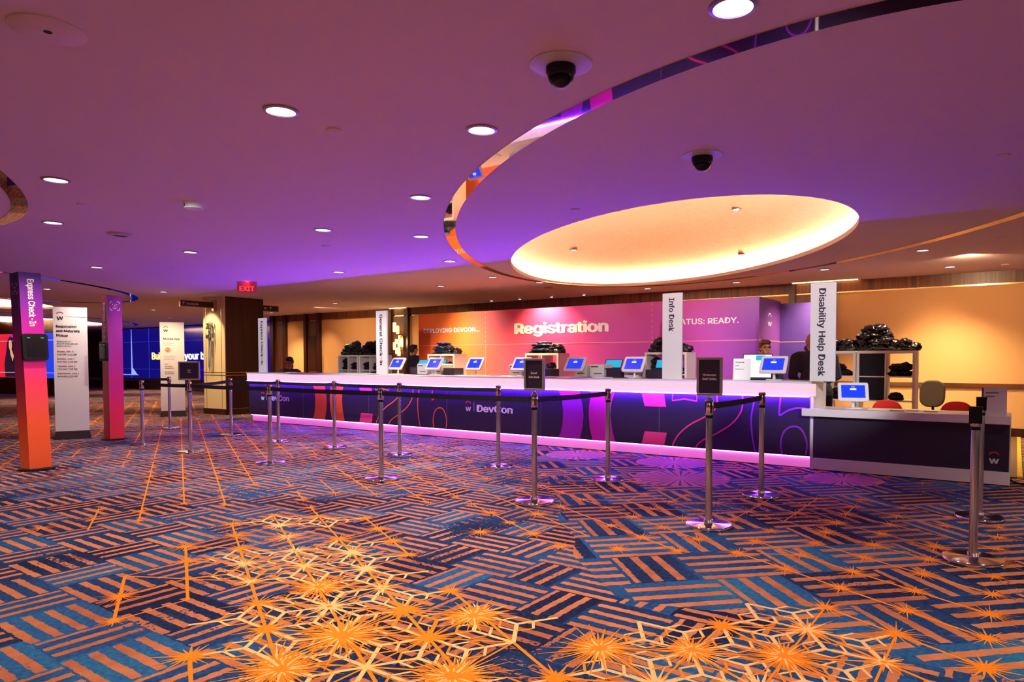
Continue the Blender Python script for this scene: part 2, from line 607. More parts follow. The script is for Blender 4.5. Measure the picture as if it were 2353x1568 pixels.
for i in range(-4, 62):
    for j in range(-12, 24):
        p = node(i, j)
        dist = p.length
        if p.y < 0.7 or p.y > 13 or (p.y > 8.45 and p.x > -13.9) or dist < 1.2 or p.x > 0.9:
            continue
        h = noise.noise(V((p.x * 0.9, p.y * 0.9, 3.1)))
        s = strength(p)
        if s <= 0 and p.y > 3.9 and noise.noise(V((p.x * 0.55, p.y * 0.8, 8.7))) > -0.05:
            s = 0.35
        if s <= 0:
            continue
        core = s > 0.68
        a = node(i + 1, j + (1 if i % 2 else 0))
        c = node(i + 1, j - 1 + (1 if i % 2 else 0))
        up = node(i, j + 1)
        if strength(a) > 0 or (s == 0.35 and random.random() < .5):
            line(p, a, 0.017 if dist < 5 else 0.013, 1, 0.0006)
        if strength(c) > 0 and (core or h > 0.1):
            line(p, c, 0.013, 1, 0.0006)
        if strength(up) > 0 and (core or h > 0.25):
            line(p, up, 0.011, 1, 0.0006)
        if random.random() < 0.88:
            big = random.random()
            rr = (0.12 + 0.10 * big) * (0.65 + 0.5 * s)
            ncr = 2 if core and random.random() < 0.45 else 1
            star(p.x, p.y, rr, 20 if dist < 6 else 11, ncr, 0.0010 + random.random() * .0003, 0.011 if dist < 3.6 else 0.0075, (0.016 + 0.022 * big * s) * (1 if dist < 3.6 else .6))
            if core and random.random() < 0.5:
                star(p.x, p.y, rr * 0.85, 9, 2, 0.0014, 0.013)
        if core and h > -0.22 and dist < 8:
            for tri in ((p, a, up), (p, a, c)):
                g = (tri[0] + tri[1] + tri[2]) / 3
                for q in tri:
                    line(g, q, 0.021, 2 if h > 0 or random.random() < .5 else 1, 0.0008)
                for k in range(3):
                    m1 = (tri[k] * 0.42 + tri[(k + 1) % 3] * 0.42 + g * 0.16)
                    line(m1, g * 0.6 + tri[k] * 0.4, 0.014, 2, 0.0009)
                    line(m1, g * 0.6 + tri[(k + 1) % 3] * 0.4, 0.012, 1, 0.0009)
for cx, cy, r in ((-2.61, 2.08, 0.40), (-1.89, 2.06, 0.30), (-2.53, 1.70, 0.28), (-3.28, 2.46, 0.25), (-2.26, 2.62, 0.26), (-0.82, 3.03, 0.24), (-1.53, 2.64, 0.28), (-1.18, 2.86, 0.2)):
    star(cx, cy, r, 44, 1, 0.0016, 0.011, r * 0.17)
    star(cx, cy, r * .55, 14, 2, 0.0019, 0.011)
for cx, cy, r in ((-3.05, 7.05, 0.55), (-3.6, 8.1, 0.5), (-1.55, 8.0, 0.42), (-5.0, 8.0, 0.45)):
    fl.add([(cx + r * .97 * cos(R(a)), cy + r * .97 * sin(R(a)), .0011) for a in range(0, 360, 15)], [tuple(range(24))], 3)
    for k in range(26):
        t0, t1 = R(360 * k / 26), R(360 * (k + 0.30) / 26)
        q = r * random.uniform(0.82, 1.05)
        fl.add([(cx + .1 * r * cos(t0), cy + .1 * r * sin(t0), .0012), (cx + q * cos(t0), cy + q * sin(t0), .0012), (cx + q * cos(t1), cy + q * sin(t1), .0012)], [(0, 1, 2)], 4)
fl.build('floor', [carpet_mat(), star_or, star_cr, star_pk, star_pk2], kind='structure')

# ---- ceiling with elliptical recesses
def ell(c, a, b, ang, n=96, z=CZ, grow=0.0):
    u = V((cos(R(ang)), sin(R(ang))))
    w = V((-u.y, u.x))
    return [V((c[0] + u.x * (a + grow) * cos(t) + w.x * (b + grow) * sin(t), c[1] + u.y * (a + grow) * cos(t) + w.y * (b + grow) * sin(t), z)) for t in [2 * pi * k / n for k in range(n)]]
DOMES = [((-4.52, 9.42), 3.95, 2.13, -46.8), ((-22.6, 6.2), 2.6, 1.5, -48), ((-31.8, 10.8), 3.6, 2.0, -48)]
bm = bmesh.new()
edges = []
def loop(pts):
    vs = [bm.verts.new(p) for p in pts]
    for k in range(len(vs)):
        edges.append(bm.edges.new((vs[k], vs[(k + 1) % len(vs)])))
loop([(-60, -14, CZ), (14, -14, CZ), (14, 30, CZ), (-60, 30, CZ)])
for d in DOMES:
    loop(ell(*d))
bmesh.ops.triangle_fill(bm, use_beauty=True, edges=edges)
for f in bm.faces:
    if f.normal.z > 0:
        f.normal_flip()
me = bpy.data.meshes.new('ceiling')
bm.to_mesh(me)
bm.free()
me.materials.append(ceilm)
ceiling = bpy.data.objects.new('ceiling', me)
COL.objects.link(ceiling)
ceiling['kind'] = 'structure'
goldleaf = mat('gold_leaf', (0.74, 0.50, 0.38), 0.30, 0.45, var=0.25, scale=16, bump=0.15)
for d in DOMES:
    lip, led = MB(), MB()
    rings = [ell(*d, z=CZ), ell(*d, z=CZ + .06), ell(*d, z=CZ + .06, grow=.22), ell(*d, z=CZ + .17, grow=.28)]
    n = 96
    vs = [p for r in rings for p in r]
    lip.add(vs, [(k * n + i, k * n + (i + 1) % n, (k + 1) * n + (i + 1) % n, (k + 1) * n + i) for k in range(3) for i in range(n)])
    lip.build('recess_lip', ceilm, ceiling)
    dm = MB()
    u = V((cos(R(d[3])), sin(R(d[3])), 0))
    w = V((-u.y, u.x, 0))
    vs, fs = [], []
    K = 14
    for k in range(K + 1):
        r = 1 - k / K
        zz = CZ + .17 + 0.42 * (1 - r * r)
        for i in range(n):
            t = 2 * pi * i / n
            vs.append(V((d[0][0], d[0][1], zz)) + u * (d[1] + .28) * r * cos(t) + w * (d[2] + .28) * r * sin(t))
    for k in range(K):
        for i in range(n):
            fs.append((k * n + i, k * n + (i + 1) % n, (k + 1) * n + (i + 1) % n, (k + 1) * n + i))
    dm.add(vs, fs)
    dm.build('dome', goldleaf, ceiling, smooth=True)
    led.tube(ell(*d, z=CZ + .105, grow=.19), 0.014, 6, closed=True)
    led.build('cove_strip', covem, ceiling)

# mirrored bronze bands let into the ceiling
def ring_band(name, c, a, b, ang, w):
    mb = MB()
    o, i_ = ell(c, a, b, ang, 160, CZ - .004), ell(c, a, b, ang, 160, CZ - .004, -w)
    o2, i2 = ell(c, a, b, ang, 160, CZ + .01), ell(c, a, b, ang, 160, CZ + .01, -w)
    n = 160
    fs = []
    for k in range(n):
        j = (k + 1) % n
        fs += [(k, j, n + j, n + k), (2 * n + k, k, n * 0 + j, 2 * n + j) if False else (k, 2 * n + k, 2 * n + j, j), (n + k, n + j, 3 * n + j, 3 * n + k)]
    mb.add(o + i_ + o2 + i2, fs)
    return mb.build(name, bronze, kind='structure')
ring_band('trim_1', (-3.27, 8.10), 5.82, 3.14, -48.8, 0.135)
ring_band('trim_2', (-6.9, -1.9), 5.82, 3.12, -48.8, 0.14)
ring_band('trim_3', (-17.5, 5.2), 4.05, 2.2, -48, 0.14)
ring_band('trim_4', (-30.5, 10.2), 5.2, 3.0, -48, 0.14)

# ---- back wall at y = 14.1
WY = 14.1
b = MB()
b.box(-21.25, 6, WY, WY + .15, 0, CZ)
b.build('wall_back', cream, kind='structure')
b = MB()
b.box(-21.25, 6, WY - .012, WY, 2.64, CZ)
b.build('trim_5', wood, kind='structure')
b = MB()
b.box(-21.25, 6, WY - .014, WY, 2.615, 2.64)
b.build('trim_6', brass, kind='structure')
b = MB()
b.box(-21.25, 6, WY - .02, WY, 0, 0.15)
b.build('baseboard_back', darkwood, kind='structure')
b = MB()
b.box(-4.9, 6, WY - .035, WY, 0.84, 0.91)
b.build('trim_7', brass, kind='structure')
k = 8
def trim(bx, m, *a):
    global k
    q = MB()
    q.box(*bx)
    o = q.build('trim_%d' % k, m, kind='structure')
    k += 1
    return o
for x0, x1 in ((-21.25, -21.05), (-20.52, -20.36), (-19.38, -19.24), (-18.72, -18.55), (-15.36, -15.23), (-14.69, -14.53), (-3.78, -3.66), (-3.02, -2.9)):
    trim((x0, x1, WY - .09, WY, 0, CZ), darkwood)
for x0, x1 in ((-21.05, -20.52), (-19.24, -18.72), (-15.23, -14.69), (-3.66, -3.02)):
    trim((x0, x1, WY - .03, WY - .0, 0, 2.615), wood)
trim((-19.19, -18.81, WY - .045, WY - .03, 0.99, 2.12), darkwood)
# warm slot lamps along the wall head
for q, (x0, x1) in enumerate(((-15.25, -14.6), (-3.7, -2.5))):
    b = MB()
    b.box(x0, x1, WY - .13, WY - .10, CZ - .012, CZ - .001)
    o = b.build('slot_lamp', walllamp)
    o['label'] = ['bright warm light slot above the lit wall sconce', 'bright warm light slot above the pilaster right of the purple backdrop'][q]
    o['category'] = 'light'
    o['kind'] = 'thing'
# end wall of the hall on the far left with a dark door
b = MB()
b.box(-44.2, -44, -14, 30, 0, CZ)
b.build('wall_left', wood, kind='structure')
b = MB()
b.box(-44, -21.25, 16.2, 16.35, 0, CZ)
b.build('wall_rear', darkwood, kind='structure')
d1 = MB()
d1.box(-43.0, -38.2, 15.95, 16.2, 0, 2.3)
d1 = d1.build('door_1', darkwood, kind='structure')

# ---- column beside the counter
cx0, cx1, cy0, cy1 = -16.59, -15.62, 9.13, 10.13
b = MB()
b.box(cx0, cx1, cy0, cy1, 0.13, CZ)
colm = b.build('column', darkwood, kind='structure')
b = MB()
b.box(cx0 + .01, cx1 - .005, cy0 - .02, cy0, 0.14, CZ)
b.build('cream_panel', colcream, colm)
b = MB()
b.box(cx0 - .02, cx1 + .02, cy0 - .03, cy1 + .02, 0, 0.14)
b.build('column_base', darkwood, colm)
b = MB()
for x in (cx0 + .13, cx1 - .16):
    b.box(x, x + .012, cy0 - .024, cy0 - .02, .14, CZ)
for z in (0.95, 1.02):
    b.box(cx0 + .01, cx1, cy0 - .024, cy0 - .02, z, z + .012)
    b.box(cx1, cx1 + .004, cy0, cy1, z, z + .012)
b.box(cx1, cx1 + .004, cy0, cy1, .14, .152)
b.build('brass_inlay', brass, colm)

# ================================================================== CEILING DEVICES
def ceiling_light(x, y, r, label, group=None, power=None, z=CZ):
    t = thing('downlight', label, 'light', (x, y, z), 0, group)
    b = MB()
    b.lathe([(r * 1.0, -.001), (r * 1.24, -.001), (r * 1.24, -.008), (r * 1.02, -.012), (r * 1.0, -.004)], n=36)
    b.build('trim_ring', trimv, t, smooth=True)
    b = MB()
    b.lathe([(r, -.002), (r, -.004), (r * .5, -.006)], n=36)
    b.build('lens', lensm, t)
    if power != 0:
        lamp('downlight_beam', 'SPOT', (0, 0, -.03), power or DOWN_W, (1.0, 0.79, 0.62) if not power else (1.0, 0.74, 0.38), t, size=R(118), blend=0.85, radius=0.06)
    return t
trimv = mat('lamp_trim', (0.35, 0.28, 0.42), 0.3, 0.6)
near = [(-1.05, 2.96, .085, 'large round downlight cut by the top edge of the photo beside the bronze ceiling band'),
        (-3.78, 2.59, .085, 'round downlight alone on the left ceiling, left of the nearer dome camera'),
        (-2.98, 3.56, .085, 'round downlight between the nearer dome camera and the bronze ring tip'),
        (-4.67, 4.68, .085, 'round downlight just left of the left end of the bronze ring'),
        (-6.12, 6.14, .085, 'round downlight left of the ring, below the brighter one beside it'),
        (-6.79, 2.47, .085, 'upper of the two downlights beside the small gold ring at the left edge'),
        (-8.9, 3.2, .085, 'lower of the two downlights beside the small gold ring at the left edge'),
        (-6.77, 5.18, .085, 'downlight with a soft glare, below and right of the boxy smoke detector'),
        (-9.69, 5.16, .085, 'downlight above the Mobile App sign, below the slotted ceiling vent'),
        (-7.26, 7.9, .085, 'downlight under the lower left bend of the bronze ring'),
        (-12.52, 5.11, .085, 'downlight above the second Express Check-In pillar'),
        (-9.73, 7.76, .085, 'downlight right of the red EXIT sign')]
for x, y, r, l in near:
    ceiling_light(x, y, r, l)
# second beams added at two downlights to brighten the Express pillars
lamp('added_pillar_beam', 'SPOT', (-6.79, 2.47, CZ - .03), 270, (1.0, 0.86, 0.72), aim=(-9.6, 3.1, .8), size=R(36), blend=.9, radius=.06)
lamp('added_pillar_beam', 'SPOT', (-9.69, 5.16, CZ - .03), 200, (1.0, 0.86, 0.72), aim=(-12.4, 5.2, .9), size=R(42), blend=.9, radius=.06)
far = [(-15.72, 7.75), (-7.99, 9.85), (-9.79, 10.38), (-1.11, 10.87), (-0.93, 13.02), (-2.7, 12.19), (-4.57, 13.21), (-6.51, 13.25), (-7.76, 11.02), (-17.16, 6.03), (-15.05, 11.88), (-21.47, 10.28), (-19.6, 13.0), (-26.0, 9.0), (-25.0, 12.5), (-30.5, 14.2)]
fl_ = ['downlight above the Mobile App sign and the Blossom sign', 'small downlight below the lower left bend of the bronze ring, nearest to it', 'small downlight over the orange end of the backdrop, left of the brown detector', 'downlight under the orange band on the right, nearest the right edge', 'downlight near the wall at the right edge, above the wood band',
       'downlight just left of the Disability Help Desk tower top', 'downlight above the purple backdrop, right of the Info Desk tower', 'downlight under the glowing dome rim, left of the Info Desk tower', 'small downlight under the left rim of the glowing dome', 'far downlight above the second Express Check-In pillar, left side',
       'far downlight above the left pilasters behind the counter'] + ['small far downlight over the hall beyond the column'] * 5
for (x, y), l in zip(far, fl_):
    ceiling_light(x, y, .075, l, 'far hall downlights' if 'small far' in l else None, DOWN_W * (2.9 if y > 8 else 1.5))
# extra downlights of the same ceiling outside the frame, behind and beside the viewer
for x, y in ((1.2, 0.2), (-2.4, 0.3), (1.6, 3.6), (1.4, 6.6), (-6.2, -0.3), (-10.2, 0.8)):
    lamp('downlight_beam', 'SPOT', (x, y, CZ - .03), DOWN_W, (1.0, 0.79, 0.62), size=R(118), blend=0.85, radius=0.06)
for x, y, ax, p in ((1.3, 2.4, -1.9, 1700), (-0.6, 1.6, -3.9, 1900), (-5.2, 1.2, -9.6, 1900), (-9.8, 1.9, -13.3, 1500)):  # cool spots added out of view to brighten the counter towers
    lamp('added_tower_spot', 'SPOT', (x, y, CZ - .03), p, (.92, .97, 1.0), aim=(ax, 8.5, 1.42), size=R(19), blend=.6, radius=.06)
for x, y, l in ((-3.154, 9.162, 'downlight inside the glowing dome near its upper edge'), (-3.924, 11.642, 'small downlight in the lit dome, right of its centre'), (-6.576, 10.371, 'small downlight at the left inside the lit dome')):
    ceiling_light(x, y, .07, l, None, 0, CZ + .17 + .42 * (1 - ((cos(R(-46.8)) * (x + 4.52) + sin(R(-46.8)) * (y - 9.42)) / 4.23) ** 2 - ((-sin(R(-46.8)) * (x + 4.52) + cos(R(-46.8)) * (y - 9.42)) / 2.41) ** 2) + .004)
# small adjustable spots in front of the backdrop
for q, (x, y) in enumerate(((-10.83, 13.3), (-9.95, 13.3), (-9.02, 13.3), (-8.13, 13.3))):
    t = thing('ceiling_spot', ['leftmost', 'second from left', 'third from left', 'rightmost'][q] + ' of the four tiny bright spots above the Registration backdrop', 'light', (x, y, CZ))
    b = MB()
    b.lathe([(.05, 0), (.05, -.03), (.035, -.05)], n=16)
    b.build('housing', white, t)
    b = MB()
    b.lathe([(.03, -.051), (.03, -.053)], n=16)
    b.build('lens', lensm, t)

def dome_camera(x, y, r, label):
    t = thing('dome_camera', label, 'camera', (x, y, CZ))
    b = MB()
    b.lathe([(r, 0), (r, -.006), (r * .85, -.012), (r * .5, -.016)], n=40)
    b.build('mounting_plate', mat('camera_plate', (.6, .55, .55), .4), t, smooth=True)
    b = MB()
    b.lathe([(.078, -.016), (.078, -.045), (.073, -.05)], n=32)
    b.build('housing', black, t, smooth=True)
    b = MB()
    b.lathe([(.072 * cos(R(a)), -.05 - .072 * sin(R(a))) for a in range(0, 90, 10)] + [(.002, -.122)], n=32)
    b.build('dome_glass', screenoff, t, smooth=True)
dome_camera(-1.99, 3.02, .165, 'dark dome camera on a wide round plate, nearer one at the top centre')
dome_camera(-1.98, 4.94, .15, 'dark dome camera on a round plate above the glowing oval dome')
t = thing('ceiling_speaker', 'flat round ceiling disc with a small black hole, top left corner', 'speaker', (-3.76, 1.35, CZ))
b = MB()
b.lathe([(.155, 0), (.155, -.006), (.148, -.01), (.03, -.012)], n=40)
b.build('disc', ceilm, t, smooth=True)
b = MB()
b.lathe([(.018, -.0125), (.018, -.0135)], n=20)
b.build('hole', black, t)
t = thing('smoke_detector', 'white round smoke detector standing proud of the left ceiling', 'smoke detector', (-6.66, 3.59, CZ))
b = MB()
b.lathe([(.10, 0), (.10, -.015), (.085, -.06), (.04, -.066)], n=36)
b.build('body', white, t, smooth=True)
b = MB()
b.box(-.004, .004, -.098, -.085, -.045, -.02)
b.build('slot', black, t)
t = thing('ceiling_vent', 'flat round slotted detector on the ceiling above the Registration sign', 'detector', (-9.01, 3.94, CZ))
b = MB()
b.lathe([(.13, 0), (.13, -.02), (.1, -.03)], n=36)
b.build('body', mat('beige_plastic', (.6, .5, .45), .5), t, smooth=True)
b = MB()
for q in range(5):
    b.box(-.05 + .022 * q, -.042 + .022 * q, -.07, .07, -.0315, -.030)
b.build('slots', black, t)
t = thing('heat_detector', 'small brownish round detector on the ceiling above the orange backdrop end', 'detector', (-8.15, 11.9, CZ))
b = MB()
b.lathe([(.09, 0), (.09, -.02), (.06, -.035)], n=24)
b.build('body', mat('tan_plastic', (.55, .38, .25), .5), t, smooth=True)
for q, (x, y, l) in enumerate(((-3.8, 3.01, 'sprinkler cover right of the lone left downlight'), (-3.75, 5.96, 'sprinkler cover inside the bronze ring, above the dome'), (-0.12, 6.23, 'sprinkler cover near the right edge inside the bronze ring'), (-0.19, 10.32, 'sprinkler cover under the orange band at the right edge'),
                               (-0.18, 13.22, 'sprinkler cover above the wood band at the right edge'), (-7.64, 3.01, 'sprinkler cover left of the boxy smoke detector'), (-7.68, 5.92, 'sprinkler cover just below the glaring downlight left of the ring'), (-11.69, 5.94, 'sprinkler cover between the EXIT sign and the Express pillar'))):
    b = MB()
    b.lathe([(.055, .0), (.055, -.008), (.05, -.011)], n=28)
    o = b.build('sprinkler_cover', ceilm, smooth=True, loc=(x, y, CZ))
    o['label'] = 'small round ' + l
    o['category'] = 'sprinkler'
    o['kind'] = 'thing'
# EXIT sign
t = thing('exit_sign', 'hanging red EXIT sign with clear edge-lit panel', 'exit sign', (-12.37, 7.68, CZ), R(46))
b = MB()
b.box(-.19, .19, -.025, .025, -.02, 0)
b.build('canopy', steel, t)
b = MB()
b.prism(rrect(.36, .20, .03), (0, -.004, -.125), X, Z, Y, .008)
acr = mat('red_glass', (.5, .1, .08), .1, emit=(.6, .02, .03), es=.10, var=0)
b.build('panel', acr, t)
b = MB()
b.text('EXIT', (0, -.006, -.185), X, Z, .125, width=.27, bold=.02, align='C')
b.build('lettering', emis('exit_red', (1, .05, .03), 1.6), t)
lamp('exit_glow', 'POINT', (0, -.06, -.03), .5, (1, .04, .05), t, radius=.05)

# ================================================================== REGISTRATION COUNTER
UW = 1.955
XL = -13.71
PZ0, PZ1 = 0.15, 0.872
graph_cols = {'orange': emis, }
def print_mat(n, c):
    return mat(n, c, .5, var=.02)
c_or, c_or2, c_pk, c_mg, c_pu, c_vi = [print_mat(n, srgb(*c)) for n, c in (('orange_print', (232, 92, 28)), ('burnt_print', (240, 88, 50)), ('pink_print', (235, 60, 120)), ('magenta_print', (205, 20, 150)), ('purple_print', (165, 22, 165)), ('violet_print', (150, 40, 200)))]
dashm = print_mat('blue_dash_print', srgb(30, 25, 120))
greyline = print_mat('joint_line', srgb(110, 95, 115))

def band_shape(mb, left, right, o, mi=0, z0=PZ0, z1=PZ1, lo=-99, hi=99):
    """an area between two curves x(z), each a list of (x, z) top to bottom"""
    def at(c, z):
        c = sorted(c, key=lambda p: p[1])
        if z <= c[0][1]:
            return c[0][0]
        for (xa, za), (xb, zb) in zip(c, c[1:]):
            if z <= zb:
                s = (z - za) / (zb - za)
                return xa + (xb - xa) * s
        return c[-1][0]
    K = 22
    for i in range(K):
        a, c = z0 + (z1 - z0) * i / K, z0 + (z1 - z0) * (i + 1) / K
        cl = lambda x: min(max(x, lo), hi)
        mb.add([(cl(at(left, a)), o, a), (cl(at(right, a)), o, a), (cl(at(right, c)), o, c), (cl(at(left, c)), o, c)], [(0, 1, 2, 3)], mi)
def smooth_pts(p, k=5):
    out = []
    for i in range(len(p) - 1):
        p0, p1, p2, p3 = V(p[max(i - 1, 0)]), V(p[i]), V(p[i + 1]), V(p[min(i + 2, len(p) - 1)])
        for s in range(k):
            t = s / k
            out.append(0.5 * (2 * p1 + (p2 - p0) * t + (2 * p0 - 5 * p1 + 4 * p2 - p3) * t * t + (3 * p1 - p0 - 3 * p2 + p3) * t ** 3))
    out.append(V(p[-1]))
    return [(q[0], q[1]) for q in out]
ulabels = ['leftmost dark counter unit with the first white logo and word', 'counter unit with the big orange letters, second from the left end', 'counter unit with orange outlined numerals, left of the centre logo',
           'middle counter unit with the white logo behind the signless belt post', 'counter unit with big purple and magenta letters behind the Event Info post', 'rightmost counter unit with pink outlined numerals beside the low desk']
GY = 8.517
JX = [-13.71, -11.81, -9.86, -7.91, -5.97, -4.0, -2.03]
for i in range(6):
    x0 = JX[i]
    t = thing('counter_unit', ulabels[i], 'counter', (x0, 8.48, 0), 0, None)
    u = JX[i + 1] - x0
    b = MB()
    b.box(0.0, u, .04, .62, PZ0, .875)
    b.build('front_panel', navyp, t)
    b = MB()
    b.box(0.01 if i else 0.0, u, 0, .05, .878, 1.028)
    if i == 0:
        b.box(0, .02, 0, .5, .878, 1.028)
    if i == 5:
        b.box(u - .0, u + .05, 0, .10, .878, 1.028)
    b.build('light_band', pinkband, t)
    b = MB()
    yo = [-.015, -.02, -.012, -.022, -.016, -.024][i]
    b.box(0.0, u, yo, .70, 1.028, 1.052 + .004 * (i % 2))
    b.build('countertop', white, t, bevel=.003)
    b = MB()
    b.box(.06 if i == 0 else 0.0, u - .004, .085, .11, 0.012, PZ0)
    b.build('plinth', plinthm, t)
    b = MB()
    b.box(0, u, -.012, -.002, .868, .878)
    b.build('violet_strip', ledv, t)
    b = MB()
    b.box(.02, u, .070, .080, PZ0 - .012, PZ0 - .001)
    b.build('pink_strip', ledp, t)
    g = MB()
    if i in (0, 3):
        dx = (-13.268 + 13.71) if i == 0 else (-7.44 + 7.845)
        s = 1.0
        emblem(g, (dx + .07, .038, .475), X, Z, .165, 1, 0)
        g.box(dx + .19, dx + .196, .0365, .0385, .475, .625)
        g.text('DevCon', (dx + .25, .038, .475), X, Z, .155, width=.74, bold=.034)
    if i == 3:
        for xx, zz in ((1.48, 0), (.18, 0)):
            for q in range(7):
                g.box(xx - .012 * (q if xx < 1 else 0) * .6 + .0, xx + .010 - .012 * (q if xx < 1 else 0) * .6, .0365, .0385, .16 + .1 * q, .215 + .1 * q, 2)
    if i in (1, 2, 4, 5):
        sh = 0 if i > 2 else -5.86
        o = GY - 8.48
        def P(l):
            return [(x + sh - x0, z) for x, z in l]
        gc = {1: [c_or, c_or, c_pk], 2: [c_or2, c_or2, c_pk], 4: [c_pu, c_mg, c_pk], 5: [c_pk, c_vi, c_pk]}[i]
        def piece(nm, m, fn):
            q = MB()
            fn(q)
            q.build(nm, m, t)
        T1 = ([(-4.27, .861), (-4.222, .678)], [(-3.935, .861), (-3.90, .678)], .678, PZ1)
        T2 = ([(-4.22, .327), (-4.267, .148)], [(-3.887, .333), (-3.927, .152)], PZ0, .33)
        for l, r_, za, zb in (T1, T2):
            piece('letter_graphic', gc[2], lambda q: band_shape(q, P(l), P(r_), o, 0, za, zb, 0, u))
        if i in (1, 4):
            piece('letter_graphic', gc[0], lambda q: band_shape(q, P([(-5.638, .849), (-5.588, .71), (-5.568, .544), (-5.574, .378), (-5.608, .226), (-5.668, .138)]), P([(-5.276, .85), (-5.224, .64), (-5.209, .51), (-5.224, .347), (-5.275, .147)]), o))
            piece('letter_graphic', gc[1], lambda q: band_shape(q, P([(-5.078, .855), (-5.115, .66), (-5.124, .53), (-5.105, .337), (-5.048, .13)]), P([(-4.693, .857), (-4.746, .705), (-4.76, .53), (-4.736, .341), (-4.681, .146)]), o))
        else:
            for m_, l in ((0, [(-3.805, .868), (-3.812, .768), (-3.634, .796), (-3.465, .772), (-3.46, .868)]),
                      (0, [(-3.19, .868), (-3.189, .745), (-3.233, .657), (-3.346, .572), (-3.553, .459), (-3.71, .324), (-3.789, .199), (-3.8, .155)]),
                      (0, [(-2.852, .868), (-2.853, .729), (-2.895, .614), (-3.01, .481), (-3.253, .323), (-3.351, .276), (-3.442, .208), (-3.47, .155)]),
                      (1, [(-2.69, .868), (-2.705, .79), (-2.736, .621), (-2.737, .481), (-2.715, .3), (-2.681, .155)]),
                      (1, [(-2.352, .153), (-2.371, .268), (-2.352, .393), (-2.3, .471), (-2.221, .506), (-2.142, .486), (-2.083, .396), (-2.06, .29), (-2.074, .161)]),
                      (1, [(-2.376, .868), (-2.39, .74), (-2.395, .623), (-2.289, .696), (-2.184, .73), (-2.081, .731)])):
                pts = P(l) if len(l) in (5,) and l[0][0] == -3.805 else (smooth_pts(P(l)) if l[0][0] != -2.376 else P(l[:3]) + smooth_pts(P(l[2:]))[1:])
                piece('numeral_outline', gc[m_], lambda q: q.stroke(pts, .02, (0, o, 0), X, Z))
    cols = [whitep, redp, dashm]
    if g.v:
        g.build('graphic', cols, t)
    b = MB()
    b.box(u - .006, u - .001, .0375, .0398, PZ0, .86)
    b.build('joint_strip', greyline, t)
    if i == 5:
        b = MB()
        b.box(u + .001, u + .035, .05, .7, 0, 1.028)
        b.build('end_panel', white, t)

# ---- low white support desk
t = thing('support_desk', 'low dark desk with white top and small logo, right of the long counter', 'desk', (-2.0, 8.5, 0))
b = MB()
b.prism([(-.105, -.08), (1.965, -.08), (1.965, .52), (.012, .52), (.012, -.04), (-.105, -.04)], (0, 0, .645), X, Y, Z, .09)
b.build('desk_top', white, t, bevel=.006)
b = MB()
b.box(.012, 1.955, .02, .42, .145, .645)
b.build('front_panel', navyp, t)
b = MB()
b.box(.012, 1.955, .0, .42, 0.01, .145)
b.build('base', white, t)
b = MB()
b.box(1.955, 1.965, .03, .45, .0, .645)
b.build('end_panel', white, t)
b = MB()
emblem(b, (1.825, .018, .225), X, Z, .125, 1, 0)
b.build('emblem', [whitep, redp], t)

# ================================================================== TOWER SIGNS ON THE COUNTER
def tower(x, y, z0, word, label, thick=.03, tw=.93):
    t = thing('sign_tower', label, 'sign', (x, y, z0))
    b = MB()
    b.box(0, .285, 0, thick, 0, 1.165)
    b.build('board', offwhite, t)
    b = MB()
    b.text(word, (.098, -.002, 1.165 - .065), -Z, X, .105, width=tw, bold=.026)
    b.build('lettering', ink, t)
    return t
tower(-13.46, 8.60, 1.056, 'Express Check-in', 'tall white Express Check-in tower at the left end of the counter', tw=.93)
tower(-9.74, 8.60, 1.056, 'General Check-in', 'tall white General Check-in tower standing on the counter', tw=.93)
tower(-4.0, 8.60, 1.056, 'Info Desk', 'tall white Info Desk tower standing on the counter', tw=.455)
tw = tower(-2.035, 8.50, 1.060, 'Disability Help Desk', 'tall white Disability Help Desk tower at the right end of the counter', tw=1.04)
# ================================================================== BACKDROP
BY = 11.3
bmat = grad_mat('backdrop_print', 0, [(-11.4, srgb(222, 84, 22)), (-10.0, srgb(243, 126, 48)), (-9.3, srgb(236, 100, 78)), (-8.2, srgb(214, 68, 120)), (-6.2, srgb(200, 68, 150)), (-4.6, srgb(192, 76, 172)), (-3.5, srgb(136, 64, 172))])
t = thing('backdrop_display', 'long orange to purple Registration backdrop with a pink line behind the counter', 'display wall', (0, 0, 0))
b = MB()
b.box(-11.36, -3.52, BY, BY + .05, 0, 2.37)
b.build('front_panel', bmat, t)
b = MB()
b.box(-3.57, -3.52, BY + .05, 12.55, 0, 2.37)
b.build('return_panel', mat('purple_panel', srgb(112, 56, 150), .5, var=.03), t, label='purple side panel with white logo')
b = MB()
b.box(-3.52, -2.72, 12.50, 12.55, 0, 2.33)
b.build('blue_panel', mat('indigo_panel', srgb(84, 56, 150), .5, var=.03), t, label='indigo panel set back on the right')
b = MB()
Rt = (lambda s, xa, xb, z, cap, bo: b.text(s, (xa, BY - .002, z), X, Z, cap, width=xb - xa, bold=bo))
Rt('DEPLOYING DEVCON...', -11.20, -9.53, 1.94, .135, .02)
Rt('Registration', -8.60, -6.36, 1.865, .295, .045)
Rt('STATUS: READY.', -5.11, -3.86, 1.945, .135, .022)
b.build('lettering', mat('cream_print', (.88, .80, .72), .5, var=0), t)
b = MB()
b.box(-11.36, -3.52, BY - .003, BY - .001, 1.645, 1.657)
b.box(-3.52 + .001, -3.52 + .003, BY, 12.5, 1.645, 1.657)
b.box(-3.52, -2.72, 12.497, 12.499, 1.635, 1.647)
for xx in (-9.37, -5.46):
    b.box(xx - .006, xx + .006, BY - .003, BY - .001, 0.9, 1.65)
    for q in range(7):
        b.box(xx - .006, xx + .006, BY - .003, BY - .001, 1.70 + .1 * q, 1.75 + .1 * q)
b.build('printed_lines', mat('rose_line', srgb(244, 150, 150), .5, var=0), t)
b = MB()
